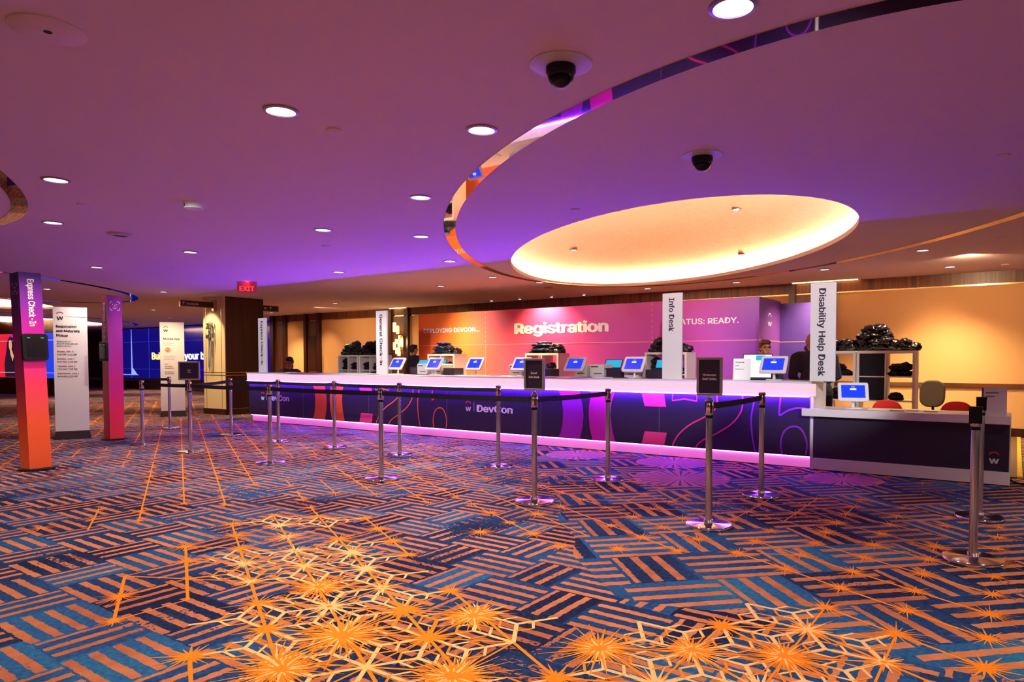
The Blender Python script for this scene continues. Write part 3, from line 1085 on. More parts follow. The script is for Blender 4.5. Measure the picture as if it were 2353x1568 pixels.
b.text('W', (-3.517, 11.885, 1.90), Y, Z, .11, width=.22, bold=.012, align='C')
b.stroke([(.09 * cos(R(a)), .2 * 0 + .075 * sin(R(a))) for a in range(15, 170, 15)], .022, (-3.517, 11.885, 2.045), Y, Z)
b.build('emblem', whitep, t)
for x, y, p in ((-9.8, 10.2, 165), (-4.1, 9.7, 72), (-7.0, 9.8, 52)):
    lamp('backdrop_wash', 'SPOT', (x, y, CZ - .05), p, (1, .90, .90), aim=(x + .1, BY, 1.45), size=R(92), blend=1.0, radius=.04)
# washes on the cream walls
for x, y, p, sz, zz in ((-1.15, 12.9, 70, 72, 1.15), (-0.6, 11.6, 130, 140, 1.5), (-18.2, 12.9, 120, 70, .95), (-20.2, 12.9, 60, 95, 1.1), (-16.6, 12.3, 95, 125, 1.5), (-13.2, 12.7, 70, 110, 1.4)):
    lamp('wall_wash', 'SPOT', (x, y, CZ - .05), p, (1, .66, .36), aim=(x, WY, zz), size=R(sz), blend=1.0, radius=.04)

# ================================================================== STANCHIONS
FRONT = [(-11.08, 5.11), (-9.67, 5.10), (-7.77, 5.11), (-5.71, 5.10), (-3.62, 5.06), (-1.97, 5.10), (-0.21, 5.19)]
BACK = [(-13.44, 6.70), (-11.30, 6.68), (-9.76, 6.57), (-8.38, 6.58), (-6.95, 6.54), (-5.19, 6.50), (-3.64, 6.46), (-2.0, 6.54), (-0.23, 6.63)]
FL = ['chrome belt post left of the Start Here sign, in the front line', 'chrome belt post carrying the Start Here sign', 'chrome belt post in front of the first DevCon logo', 'chrome belt post standing before the orange outlined numerals, front line',
      'chrome belt post carrying the Event Info Desk sign', 'chrome belt post carrying the Workmate Staff Shifts sign', 'nearest chrome belt post at the right edge, black belt cassette, no belt']
BLb = ['chrome belt post directly in front of the Mobile App sign', 'chrome belt post in front of the wooden column corner', 'chrome belt post just right of the front post at the first logo, rear line', 'chrome belt post in front of the big orange letters',
       'chrome belt post between the orange numerals and the front post beside it, rear line', 'chrome belt post in front of the centre DevCon logo', 'chrome belt post in front of the magenta letter C', 'chrome belt post right of the Workmate Staff Shifts post', 'second chrome belt post at the right edge, behind the nearest one']
def stanchion(p, label, targets=(), cassette=False):
    t = thing('belt_stanchion', label, 'stanchion', (p[0], p[1], 0), 0)
    b = MB()
    b.lathe([(.176, 0), (.18, .006), (.18, .018), (.174, .026), (.05, .031), (.034, .034), (.034, .060), (.0265, .062)], n=56)
    b.build('base', chrome, t, smooth=True)
    b = MB()
    b.lathe([(.0255, .06), (.0255, .868)], n=28)
    b.build('pole', steel, t, smooth=True)
    b = MB()
    b.lathe([(.0265, .855), (.0285, .858), (.0285, .876), (.0265, .878)], n=28)
    b.build('collar', black, t, smooth=True)
    b = MB()
    b.lathe([(.028, .878), (.033, .884), (.033, .992), (.030, 1.0), (.012, 1.004)], n=32)
    h = b.build('head', chrome, t, smooth=True)
    b = MB()
    for q in range(4):
        a = R(45 + 90 * q)
        r = M.Rotation(a, 3, 'Z')
        c = MB()
        c.box(-.006, .006, -.0345, -.030, .895, .985)
        b.add([r @ V(v) for v in c.v], c.f)
    b.build('belt_slots', black, h)
    if cassette:
        b = MB()
        b.box(-.036, .036, -.04, -.012, .90, .985)
        b.box(-.037, .037, -.037, .037, .985, 1.006)
        b.build('belt_cassette', black, t)
    for tg in targets:
        b = MB()
        d = V((tg[0] - p[0], tg[1] - p[1], 0))
        L = d.length
        d.normalize()
        n = V((-d.y, d.x, 0))
        K = 16
        vs, fs = [], []
        for q in range(K + 1):
            s = .034 + (L - .068) * q / K
            sag = -.007 * (1 - (2 * q / K - 1) ** 2)
            for dz, dn in ((.924, .0012), (.974, .0012), (.974, -.0012), (.924, -.0012)):
                vs.append(d * s + n * dn + Z * (dz + sag))
        for q in range(K):
            for e in range(4):
                fs.append((q * 4 + e, q * 4 + (e + 1) % 4, q * 4 + 4 + (e + 1) % 4, q * 4 + 4 + e))
        b.add(vs, fs)
        b.build('belt', beltm, t)
    return t
F_, B_ = FRONT, BACK
ft = {0: [F_[1]], 1: [F_[2], B_[1]], 2: [F_[3]], 3: [F_[4]], 4: [B_[6]], 5: [B_[7]]}
bt = {1: [B_[2]], 2: [B_[3]], 3: [B_[4]], 4: [B_[5]], 0: [(-15.3, 6.0)]}
for i, p in enumerate(FRONT):
    stanchion(p, FL[i], ft.get(i, ()), i == 6)
for i, p in enumerate(BACK):
    stanchion(p, BLb[i], bt.get(i, ()), i == 8)
framem = mat('silver_frame', (0.42, 0.40, 0.39), 0.42, 0.7, var=.04)
def post_sign(p, w, h, rz, lines, label, caps, z0=1.03, red=None):
    t = thing('post_sign', label, 'sign', (p[0], p[1], 1.003), rz)
    z0 -= 1.003
    b = MB()
    b.lathe([(.022, 0), (.02, .012), (.008, .016), (.008, z0 + .01)], n=16)
    b.build('stem', chrome, t, smooth=True)
    b = MB()
    f = .02
    for x0, x1, a, c in ((-w / 2, w / 2, z0, z0 + f), (-w / 2, w / 2, z0 + h - f, z0 + h), (-w / 2, -w / 2 + f, z0 + f, z0 + h - f), (w / 2 - f, w / 2, z0 + f, z0 + h - f)):
        b.box(x0, x1, -.014, .014, a, c)
    b.build('frame', framem, t, bevel=.004)
    b = MB()
    b.box(-w / 2 + f, w / 2 - f, -.006, .006, z0 + f, z0 + h - f)
    s = b.build('insert', navyp, t)
    b = MB()
    for q, (tx, cp) in enumerate(zip(lines, caps)):
        b.text(tx, (0, -.0075, z0 + h * .55 - 1.4 * cp * q - .01), X, Z, cp, bold=.03, align='C')
    if red:
        b.text(red, (0, -.0075, z0 + h * .55 + .022), X, Z, .006, bold=.01, align='C', mi=1)
    b.build('lettering', [whitep, redp], s)
post_sign(FRONT[1], .275, .265, R(52), ['Start', 'Here'], 'square framed sign reading Start Here on a belt post', [.02, .02])
post_sign(FRONT[4], .215, .295, R(4), ['Event', 'Info Desk'], 'framed dark sign reading Event Info Desk on a belt post', [.026, .026])
post_sign(FRONT[5], .20, .30, R(8), ['Workmate', 'Staff Shifts'], 'framed dark sign reading Workmate Staff Shifts on a belt post', [.0225, .0225], red='CHECK-IN')

# ================================================================== EXPRESS PILLARS AND FLOOR SIGNS
pil_or = grad_mat('pillar_print_orange', 2, [(0, srgb(238, 98, 20)), (.55, srgb(244, 96, 34)), (1.0, srgb(240, 62, 90)), (1.25, srgb(226, 36, 128)), (1.6, srgb(196, 20, 150)), (1.95, srgb(130, 34, 170)), (2.35, srgb(58, 30, 132))])
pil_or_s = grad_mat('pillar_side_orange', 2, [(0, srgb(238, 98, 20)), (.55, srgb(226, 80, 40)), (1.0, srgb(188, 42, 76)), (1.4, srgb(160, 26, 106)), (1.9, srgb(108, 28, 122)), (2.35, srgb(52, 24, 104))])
pil_rd = grad_mat('pillar_print_red', 2, [(0, srgb(230, 52, 36)), (.5, srgb(226, 34, 66)), (.85, srgb(206, 20, 122)), (1.5, srgb(172, 20, 148)), (2.38, srgb(122, 34, 128))])
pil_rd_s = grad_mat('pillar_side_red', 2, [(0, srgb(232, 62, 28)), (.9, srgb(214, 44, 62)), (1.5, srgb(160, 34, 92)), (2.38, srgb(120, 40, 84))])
def face_icon(mb, o, u, v, s, mi=0):
    for sx in (-1, 1):
        for sy in (-1, 1):
            mb.stroke([(sx * s * .5, sy * s * .25), (sx * s * .5, sy * s * .42), (sx * s * .42, sy * s * .5), (sx * s * .25, sy * s * .5)], s * .07, o, u, v, mi)
        mb.stroke([(sx * s * .22, s * .1), (sx * s * .22, s * .22)], s * .07, o, u, v, mi)
    mb.stroke([(.02 * s, s * .18), (.02 * s, -s * .04), (-s * .06, -s * .04)], s * .06, o, u, v, mi)
    mb.stroke([(s * .2 * cos(R(a)), -s * .13 + s * .16 * sin(R(a))) for a in range(200, 341, 20)], s * .07, o, u, v, mi)
def express_pillar(loc, rz, h, w, label, m_front, m_side, front_is_text, dev_front):
    """front faces local +x (towards the queue), side faces local -y"""
    t = thing('check_in_pillar', label, 'sign pillar', (*loc, 0), rz)
    b = MB()
    b.lathe([(.19, 0), (.19, .012), (.17, .022)], c=(-w / 2, w / 2, 0), n=40)
    b.build('base_plate', black, t, smooth=True)
    b = MB()
    b.box(-w, 0, 0, w, .022, h, 1)
    b.m[-1] = 0
    b.build('shaft', [m_front, m_side], t)
    b = MB()
    if front_is_text:
        b.text('Express Check-In', (.002, w * .36, h - .075), -Z, Y, .095, width=.56, bold=.034)
        face_icon(b, V((-w * .5, -.002, h - .19)), X, Z, .12)
    else:
        face_icon(b, V((.002, w * .5, h - .17)), Y, Z, .14)
        b.text('Express Check-In', (-w * .62, -.002, h - .12), -Z, X, .09, width=.72, bold=.02)
    b.build('lettering', whitep, t)
    # scanner device
    if dev_front:
        o, u, n_ = V((0, w * .5, 1.46)), Y, X
    else:
        o, u, n_ = V((-w * .5, 0, 1.46)), X, -Y
    b = MB()
    b.prism(rrect(min(.27, w * 1.15), .315, .035), o, u, Z, n_, .045)
    d = b.build('scanner', black, t, bevel=.006)
    b = MB()
    b.flat(rrect(.19, .235, .01), o + n_ * .0462, u, Z)
    b.build('scanner_screen', screenoff, d)
    b = MB()
    for sx in (-1, 1):
        b.flat([(sx * .07 - .016, .105), (sx * .07 + .016, .105), (sx * .07 + .016, .111), (sx * .07 - .016, .111)], o + n_ * .0468, u, Z)
    b.build('scanner_lights', emis('teal_glow', (.1, .7, .65), 1.0), d)
    return t
pz = express_pillar((-9.55, 3.14), R(4), 2.34, .23, 'orange to violet Express Check-In pillar with black face scanner on its front', pil_or, pil_or_s, True, True)
pz.rotation_mode = 'QUATERNION'              # this pillar leans a little
pz.rotation_quaternion = M.Rotation(R(-1.9), 3, V((-.566, .824, 0))).to_quaternion() @ M.Rotation(R(4), 3, 'Z').to_quaternion()
pz.location.z = .004
express_pillar((-12.22, 5.13), R(0), 2.375, .22, 'red to purple Express Check-In pillar standing farther back', pil_rd, pil_rd_s, False, False)

def floor_sign(loc, rz, w, h, label, foot):
    """board faces local -y"""
    t = thing('floor_sign', label, 'sign', (*loc, 0), rz)
    b = MB()
    b.box(-w / 2, w / 2, 0, .03, .12, h)
    s = b.build('board', offwhite, t)
    b = MB()
    q = .13
    b.add([(-w / 2 - .02, -q, 0), (w / 2 + .02, -q, 0), (w / 2 + .02, q + .03, 0), (-w / 2 - .02, q + .03, 0), (-w / 2, -.005, .13), (w / 2, -.005, .13), (w / 2, .035, .13), (-w / 2, .035, .13)],
          [(0, 3, 2, 1), (4, 5, 6, 7), (0, 1, 5, 4), (1, 2, 6, 5), (2, 3, 7, 6), (3, 0, 4, 7)])
    b.build('foot', foot, t)
    return t, s
footm = mat('dark_foot', (.02, .010, .012), .8, spec=.15)
t, s = floor_sign((-13.03, 4.90), R(66), .47, 2.20, 'white floor sign reading Registration and Materials Pickup', footm)
b = MB()
emblem(b, (-.14, -.002, 1.985), X, Z, .13, 1, 0)
b.box(-.06, .235, -.0015, -.0005, 2.035, 2.040)
for q, tx in enumerate(('Registration', 'and Materials', 'Pickup')):
    b.text(tx, (-.195, -.002, 1.86 - .075 * q), X, Z, .053, bold=.026)
for q, tx in enumerate(('Please have your', 'photo ID and/or QR code', 'ready to check in.')):
    b.text(tx, (-.19, -.002, 1.62 - .038 * q), X, Z, .0255, bold=.01)
for q, (d_, h_) in enumerate((('Sunday, May 31', '2:00 PM-5:00 PM'), ('Monday, June 1', '8:00 AM-6:00 PM'), ('Tuesday, June 2', '7:00 AM-7:00 PM'), ('Wednesday, June 3', '8:00 AM-4:00 PM'))):
    b.text(d_, (-.19, -.002, 1.45 - .122 * q), X, Z, .033, bold=.02, mi=1)
    b.text(h_, (-.19, -.002, 1.40 - .122 * q), X, Z, .033, bold=.01)
b.build('lettering', [ink, mat('crimson_ink', srgb(190, 30, 70), .6, var=0)], s)
t, s = floor_sign((-16.32, 8.22), R(61), .50, 2.21, 'white floor sign reading Mobile App beside the column', footm)
b = MB()
emblem(b, (-.13, -.002, 1.98), X, Z, .13, 1, 0)
b.text('Mobile App', (-.18, -.002, 1.80), X, Z, .06, width=.34, bold=.02)
for q, tx in enumerate(('Scan the QR code', 'to get the app')):
    b.text(tx, (-.18, -.002, 1.71 - .04 * q), X, Z, .026, bold=.004)
pts = [(.065 * cos(R(a)), .065 * sin(R(a))) for a in range(0, 360, 15)]
b.flat(pts, (-.09, -.0015, 1.56), X, Z, 2)
emblem(b, (-.09, -.0025, 1.525), X, Z, .075, 1, 1)
for q, tx in enumerate(('Log in to the app using', 'the same credentials', 'you used to register.')):
    b.text(tx, (-.17, -.002, 1.41 - .04 * q), X, Z, .024, bold=.004)
b.text('Wi-Fi', (-.16, -.002, 1.22), X, Z, .026, bold=.012, mi=1)
for q, tx in enumerate(('SSID: Network', 'Password: devcon')):
    b.text(tx, (-.16, -.002, 1.17 - .04 * q), X, Z, .024, bold=.006)
for q, tx in enumerate(('See something,', 'say something.')):
    b.text(tx, (-.16, -.002, 1.04 - .042 * q), X, Z, .028, bold=.014)
b.build('lettering', [ink, redp, mat('peach_print', srgb(240, 170, 130), .6, var=0)], s)

# hanging brass-framed direction signs by the column
def blade(loc, rz, L, word, label, end):
    t = thing('blade_sign', label, 'sign', loc, rz)
    b = MB()
    for x0, x1, z0, z1 in ((0, L, 0, .015), (0, L, .145, .16), (0, .02, .015, .145), (L - .02, L, .015, .145)):
        b.box(x0, x1, -.02, .02, z0, z1)
    b.build('frame', brass, t)
    b = MB()
    b.box(.02, L - .02, -.015, .015, .015, .145)
    s = b.build('panel', mat('sign_black', (.012, .008, .006), .3), t)
    b = MB()
    b.text(word, (.16 if end else .24, -.0165, .055), X, Z, .06, bold=.01)
    ax = .09 if end else .42
    b.stroke([(ax, .05), (ax, .115)], .014, (0, -.0165, 0), X, Z)
    b.stroke([(ax - .025, .092), (ax, .12), (ax + .025, .092)], .012, (0, -.0165, 0), X, Z)
    b.build('lettering', whitep, s)
    if end:
        b = MB()
        b.box(L - .03, L + .05, -.045, .045, -.06, .20)
        b.build('bracket', brass, t)
    return t
blade((-16.0, 8.24, 2.57), R(90), .82, 'BLOSSOM', 'brass framed black sign reading Blossom projecting from the column', True)
blade((-15.95, 10.12, 2.58), R(90), .66, 'NE', 'black direction sign ending in NE, projecting right of the column', False)

# metal wall sculpture on the column
t = thing('wall_sculpture', 'brass rod wall sculpture on the cream face of the column', 'wall sculpture', (-16.18, 9.11, 1.75))
b = MB()
for q in range(9):
    x = random.uniform(-.15, .13)
    z1 = random.uniform(.05, .55)
    z0 = z1 - random.uniform(.3, .95)
    b.tube([(x, -.03 - random.uniform(0, .07), z0), (x, -.03 - random.uniform(0, .05), z1)], .008, 8)
b.build('rods', steel, t, smooth=True)
b = MB()
for q in range(16):
    c = V((random.uniform(-.13, .13), -.07, random.uniform(0.0, .5)))
    rr = random.uniform(.012, .032)
    b.box(c.x - rr * .6, c.x + rr * .6, c.y - .03, c.y + .035, c.z - rr * 1.4, c.z + rr * 1.4)
b.build('plates', steel, t, bevel=.003)
b = MB()
b.box(-.04, .04, -.05, -.0, .1, .35)
b.build('bracket', steel, t)
lamp('sculpture_spot', 'SPOT', (-16.25, 8.35, CZ - .04), 130, (1, .80, .46), aim=(-16.2, 9.13, 1.6), size=R(70), blend=.5, radius=.03)

# lit sconce on the wood panel
t = thing('wall_sconce', 'glowing sconce of crystal tubes on the wood panel behind General Check-in', 'sconce', (-14.88, 14.05, 1.85))
gl = emis('warm_tube', (1.0, .62, .2), 3.2)
for q, (x, z, h_, r) in enumerate(((-.15, .30, .26, .05), (0, .24, .22, .045), (.06, .02, .16, .045), (-.06, -.05, .12, .04), (.05, -.25, .20, .05), (-.14, -.22, .2, .04), (-.05, -.34, .16, .05), (.05, -.4, .12, .045))):
    b = MB()
    b.lathe([(r * .8, 0), (r, .02), (r, h_), (r * .8, h_ + .02)], c=(x, -.08 - .02 * (q % 2), z), n=16)
    b.build('glass_tube', gl, t, smooth=True)
b = MB()
b.box(.06, .22, -.10, -.02, -.25, .18)
b.build('back_plate', brass, t)
b = MB()
for x in (-.12, -.02, .06):
    b.tube([(x, -.05, -.4), (x, -.05, .35)], .012, 8)
b.build('rods', brass, t)
lamp('sconce_glow', 'POINT', (0, -.3, 0), 14, (1, .6, .22), t, radius=.12)

# ================================================================== VIDEO WALLS
t = thing('video_wall', 'long blue video wall reading Build your bu behind the Mobile App sign', 'screen', (-36.5, 15.5, 0))
vb = emis('deep_blue_led', srgb(17, 12, 118), .9)
b = MB()
b.box(0, 15.2, 0, .12, .50, 2.80)
s = b.build('screen', vb, t)
b = MB()
b.box(0, 15.2, .02, .2, 0, .50)
b.box(0, 15.2, -.02, .15, 2.80, CZ - .002)
b.build('surround', darkwood, t)
b = MB()
b.text('Build', (3.90, -.01, 1.38), X, Z, .43, width=1.22, bold=.05, mi=1)
b.text('your business', (6.75, -.01, 1.38), X, Z, .43, width=3.6, bold=.05)
b.build('lettering', [wht_scr, emis('amber_led', (1, .72, .22), 1.3)], s)
b = MB()
for xx in (1.95, 3.65, 9.5, 13.2, 14.35):
    b.box(xx - .015, xx + .015, -.006, -.004, .5, 2.8)
for zz in (.92, 2.18):
    for q in range(110):
        b.box(.135 * q, .135 * q + .05, -.006, -.004, zz, zz + .025)
b.build('grid_lines', emis('blue_line', srgb(55, 70, 220), 1.0), s)
b = MB()
b.add([(1.93, -.007, .68), (1.97, -.007, 2.8), (2.0, -.007, 2.8), (2.06, -.007, 1.0), (2.5, -.007, .68)], [(0, 4, 3, 2, 1)])
b.box(0, 2.6, -.008, -.006, .64, .68)
b.box(13.2, 14.9, -.008, -.006, 2.0, 2.06)
b.add([(14.6, -.007, 2.0), (14.9, -.007, 1.6), (14.9, -.007, 2.0)], [(0, 1, 2)])
b.build('light_streaks', emis('pale_blue', srgb(150, 180, 255), 1.0), s)

t = thing('video_screen', 'red to blue video screen showing a woman with long dark hair, far left', 'screen', (-36.4, 9.68, 0), math.atan2(.48, 3.71))
gm = mat('red_blue_led', (0.1, .1, .1), .2, var=0)
nt = gm.node_tree
tc = nt.nodes.new('ShaderNodeTexCoord')
sp = nt.nodes.new('ShaderNodeSeparateXYZ')
cr = nt.nodes.new('ShaderNodeValToRGB')
mr = nt.nodes.new('ShaderNodeMapRange')
mr.inputs[1].default_value = 2.3
mr.inputs[2].default_value = 6.6
e = cr.color_ramp.elements
e[0].color = (*srgb(225, 45, 10), 1)
e[1].color = (*srgb(0, 60, 225), 1)
q = e.new(.32)
q.color = (*srgb(225, 15, 70), 1)
q = e.new(.52)
q.color = (*srgb(70, 20, 220), 1)
nt.links.new(tc.outputs['Object'], sp.inputs[0])
nt.links.new(sp.outputs[0], mr.inputs[0])
nt.links.new(mr.outputs[0], cr.inputs[0])
bs = nt.nodes['Principled BSDF']
nt.links.new(cr.outputs[0], bs.inputs['Emission Color'])
bs.inputs['Emission Strength'].default_value = 1.0
b = MB()
b.box(0, 7.2, 0, .12, .66, 2.36)
s = b.build('screen', gm, t)
b = MB()
b.box(0, 7.2, .02, .3, 0, .66)
b.box(0, 7.2, -.02, .3, 2.36, CZ - .002)
b.build('surround', darkwood, t)
b = MB()
c0 = 3.88
b.flat([(c0 - .45, .68), (c0 - .5, 1.2), (c0 - .33, 1.7), (c0 - .26, 2.1), (c0 - .05, 2.27), (c0 + .18, 2.2), (c0 + .26, 1.9), (c0 + .32, 1.5), (c0 + .62, 1.15), (c0 + .7, .68)], (0, -.004, 0), X, Z, 0)
b.flat([(.115 * cos(R(a)) + c0 - .02, 1.93 + .2 * sin(R(a))) for a in range(0, 360, 20)], (0, -.008, 0), X, Z, 1)
b.flat([(c0 - .07, 1.78), (c0 + .05, 1.78), (c0 + .22, 1.5), (c0 + .12, 1.3), (c0 - .02, 1.55)], (0, -.007, 0), X, Z, 1)
b.build('screen_figure', [emis('dark_led', (.02, .008, .02), 1.0), emis('face_led', srgb(222, 160, 130), 1.0)], s)
b = MB()
b.box(4.95, 5.6, -.006, -.004, 1.02, 1.10)
b.box(4.95, 5.6, -.006, -.004, 1.16, 1.23)
b.box(2.0, 7.2, -.006, -.004, 2.08, 2.095)
b.box(2.0, 7.2, -.006, -.004, .85, .865)
b.build('screen_lines', emis('pink_line', srgb(255, 190, 210), 1.0), s)
b = MB()
b.text('x', (5.95, -.008, 1.48), X, Z, .34, bold=.05)
b.text('ne', (5.85, -.008, 1.06), X, Z, .3, bold=.05)
b.build('lettering', wht_scr, s)

# ================================================================== COUNTER TABLETS, PRINTERS, LAPTOPS, CARDS
def tablet(label, w=.335, h=.25, tilt=33):
    t = thing('tablet_kiosk', label, 'tablet')
    b = MB()
    b.lathe([(.10, 0), (.10, .008), (.09, .013), (.02, .015)], n=36, sx=1.0)
    b.build('base', white, t, smooth=True)
    b = MB()
    b.tube([(0, 0, .012), (0, .005, .08), (0, -.01, .17)], [.018, .015, .022], 14)
    b.build('stem', white, t, smooth=True)
    u = X
    v = V((0, sin(R(tilt)), cos(R(tilt))))
    n_ = V((0, -cos(R(tilt)), sin(R(tilt))))
    o = V((0, -.015, .195))
    b = MB()
    b.prism(rrect(w, h, .022), o - n_ * .012, u, v, n_, .028)
    f = b.build('bezel', mat('tablet_white', (.86, .86, .87), .35, var=.01), t, bevel=.004)
    b = MB()
    b.flat(rrect(w - .075, h - .075, .004), o + n_ * .0168, u, v)
    sc = b.build('screen', blue_scr, t)
    b = MB()
    b.text('DevCon', o + n_ * .0174 + v * .058, u, v, .010, bold=.03, align='C')
    b.flat([(-.035, .018), (.035, .018), (.035, .042), (-.035, .042)], o + n_ * .0174, u, v)
    b.build('screen_text', wht_scr, sc)
    return t
TL = ['white tablet kiosk leaning beside the General Check-in tower', 'white tablet kiosk in front of the orange backdrop end, before the first open shelf', 'white tablet kiosk just right of the first open shelf', 'white tablet kiosk partly behind the Event Info Desk sign',
      'white tablet kiosk between the Event Info Desk sign and the cyan laptop', 'white tablet kiosk left of the Info Desk tower', 'white tablet kiosk in front of the woman with glasses']
TX = [-9.33, -8.40, -7.47, -6.50, -5.49, -4.50, -2.53]
t0 = tablet(TL[0])
t0.location = (TX[0], 8.75, 1.057)
for i in range(1, 7):
    dup(t0, (TX[i], 8.75, 1.057), None, TL[i])
dup(t0, (-1.60, 8.76, .736), R(16), 'white tablet kiosk standing on the low support desk')

def printer(label, loc, rz=0, dark=False):
    t = thing('badge_printer', label, 'printer', loc, rz)
    b = MB()
    b.prism(rrect(.24, .19, .02), (0, 0, .10), X, Z, Y, .30)
    b.build('body', grey if not dark else black, t, bevel=.005)
    b = MB()
    b.box(-.05, .09, -.004, 0, .05, .06)
    b.box(-.1, .02, -.003, 0, .15, .165)
    b.build('slot', black, t)
    return t
pr = printer('grey badge printer left of the tablet at the orange backdrop end', (-8.83, 8.86, 1.057))
for x, l in ((-6.74, 'grey badge printer behind the tablet left of the Event Info Desk sign'), (-5.50, 'grey badge printer behind the tablet right of the Event Info sign'), (-4.62, 'grey badge printer behind the tablet left of the Info Desk tower'), (-8.50, 'second grey badge printer, behind the tablet at the orange end'), (-5.20, 'grey badge printer beside the dark box under the cyan laptop'), (-6.46, 'second grey badge printer behind the Event Info Desk sign')):
    dup(pr, (x, 8.88, 1.057), None, l)
def dark_box(x, l):
    b = MB()
    b.box(-.13, .13, 0, .25, 0, .12)
    o = b.build('equipment_box', navyp, loc=(x, 8.92, 1.057), bevel=.004)
    o['label'] = l
    o['category'] = 'box'
    o['kind'] = 'thing'
for x, l in ((-9.06, 'dark equipment box right of the General Check-in tablet'), (-8.24, 'dark equipment box behind the tablet at the orange end'), (-6.2, 'dark equipment box hidden behind the Event Info Desk sign'), (-4.93, 'dark equipment box under the cyan laptop right of the Event Info Desk sign'), (-4.28, 'dark equipment box between the tablet and the Info Desk shelf')):
    dark_box(x, l)
def laptop(label, loc, rz=0, scr=cyan_scr, w=.33, h=.21, tilt=18):
    t = thing('laptop', label, 'laptop', loc, rz)
    b = MB()
    b.box(-w / 2, w / 2, -.22, 0, 0, .016)
    b.build('base', black, t)
    v = V((0, sin(R(tilt)), cos(R(tilt))))
    n_ = V((0, -cos(R(tilt)), sin(R(tilt))))
    b = MB()
    b.prism(rrect(w, h, .01), V((0, .0, .016)) + v * h / 2, X, v, -n_, .008)
    b.build('lid', black, t)
    b = MB()
    b.flat(rrect(w - .02, h - .025, .003), V((0, 0, .016)) + v * h / 2 + n_ * .001, X, v)
    s = b.build('screen', scr, t)
    return t, s, v, n_
for x, l in ((-9.10, 'laptop with cyan screen peeking out right of the General Check-in tablet'), (-8.72, 'laptop with cyan screen left of the tablet at the orange end'), (-6.78, 'laptop with cyan screen left of the tablet by the Event Info Desk sign'), (-5.08, 'laptop with cyan screen beside the cyan laptop at the counter middle'), (-4.22, 'laptop with cyan screen between the tablet and the Info Desk shelf')):
    laptop(l, (x, 9.14, 1.178), R(14), cyan_scr, .27, .19, 46)
lt, ls, v_, n_ = laptop('open laptop with pale window on screen left of the woman with glasses', (-2.82, 8.98, 1.057), R(8), wht_scr, .38, .33, 12)
b = MB()
b.flat([(-.02, .24), (.10, .24), (.10, .31), (-.02, .31)], V((0, 0, .016)) + n_ * .002, X, v_)
b.build('window_image', cyan_scr, ls)
def card(loc, rz, w, h, lines, cap, label):
    t = thing('sign_card', label, 'sign', loc, rz)
    b = MB()
    b.prism(rrect(w, h, .004), (0, 0, h / 2), X, Z, Y, .012)
    s = b.build('card', offwhite, t)
    b = MB()
    for q, tx in enumerate(lines):
        b.text(tx, (-w / 2 + .022, -.002, h * .80 - cap * 1.75 * q), X, Z, cap, bold=.015)
    b.build('lettering', ink, s)
    b = MB()
    b.box(-w / 2 - .012, -w / 2, -.001, .09, 0, h)
    b.build('coloured_side', grad_mat('card_side', 2, [(0, srgb(240, 150, 40)), (.12, srgb(210, 60, 120)), (.28, srgb(40, 50, 120))]), t)
card((-2.92, 8.68, 1.057), R(4), .215, .275, ['Workmate', 'Staff', 'Check-in'], .0255, 'white card reading Workmate Staff Check-in on the counter')
card((-.175, 8.47, .736), R(6), .205, .285, ['Registration', 'Support'], .0215, 'white card reading Registration Support on the low desk')
papers = [(-12.6, 8.8, .22, .14, 'white paper pad in front of the seated man at the left end'), (-12.25, 8.78, .14, .11, 'small white pad right of the seated man'), (-10.75, 8.68, .2, .15, 'white leaflet on the counter left of the General Check-in tower'), (-9.9, 8.56, .5, .16, 'white tray at the foot of the General Check-in tower'),
          (-7.05, 8.72, .2, .15, 'white leaflet pile between the two tablets right of the first shelf'), (-5.85, 8.62, .22, .14, 'white leaflet left of the tablet right of the Event Info sign'), (-4.95, 8.62, .26, .14, 'white leaflet pile beside the cyan laptop at the counter middle'), (-3.35, 8.62, .22, .16, 'white leaflet right of the Info Desk tower')]
for x, y, w, d, l in papers:
    b = MB()
    for q in range(4):
        a = R(random.uniform(-6, 6))
        c = MB()
        c.box(-w / 2, w / 2, -d / 2, d / 2, .003 * q, .003 * q + .0025)
        r = M.Rotation(a, 3, 'Z')
        b.add([r @ V(v) for v in c.v], c.f)
    o = b.build('paper_pile', offwhite, loc=(x, y, 1.057))
    o['label'] = l
    o['category'] = 'paper'
    o['kind'] = 'thing'
dk = [(-1.10, 8.55, .15, .08, 'left dark phone on a white sheet on the low desk'), (-.96, 8.68, .13, .07, 'middle dark phone on the low desk'), (-.77, 8.60, .14, .07, 'right dark phone on the low desk')]
for x, y, w, d, l in dk:
    t = thing('phone', l, 'phone', (x, y, .736), R(random.uniform(-8, 8)))
    b = MB()
    b.prism(rrect(w, d, .01), (0, 0, 0), X, Y, Z, .009)
    b.build('body', steel, t)
    b = MB()
    b.flat(rrect(w - .012, d - .012, .006), (0, 0, .0095), X, Y)
    b.build('glass', screenoff, t)
b = MB()
b.box(-.2, .2, -.1, .1, 0, .004)
o = b.build('paper_sheet', offwhite, loc=(-.85, 8.86, .736))
o['label'] = 'large white sheet lying behind the phones on the low desk'
o['category'] = 'paper'
b = MB()
b.box(-.12, .12, -.06, .06, 0, .006)
o = b.build('paper_sheet', offwhite, loc=(-1.3, 8.72, .736))
o['label'] = 'white cable pad beside the tablet on the low desk'
o['category'] = 'paper'

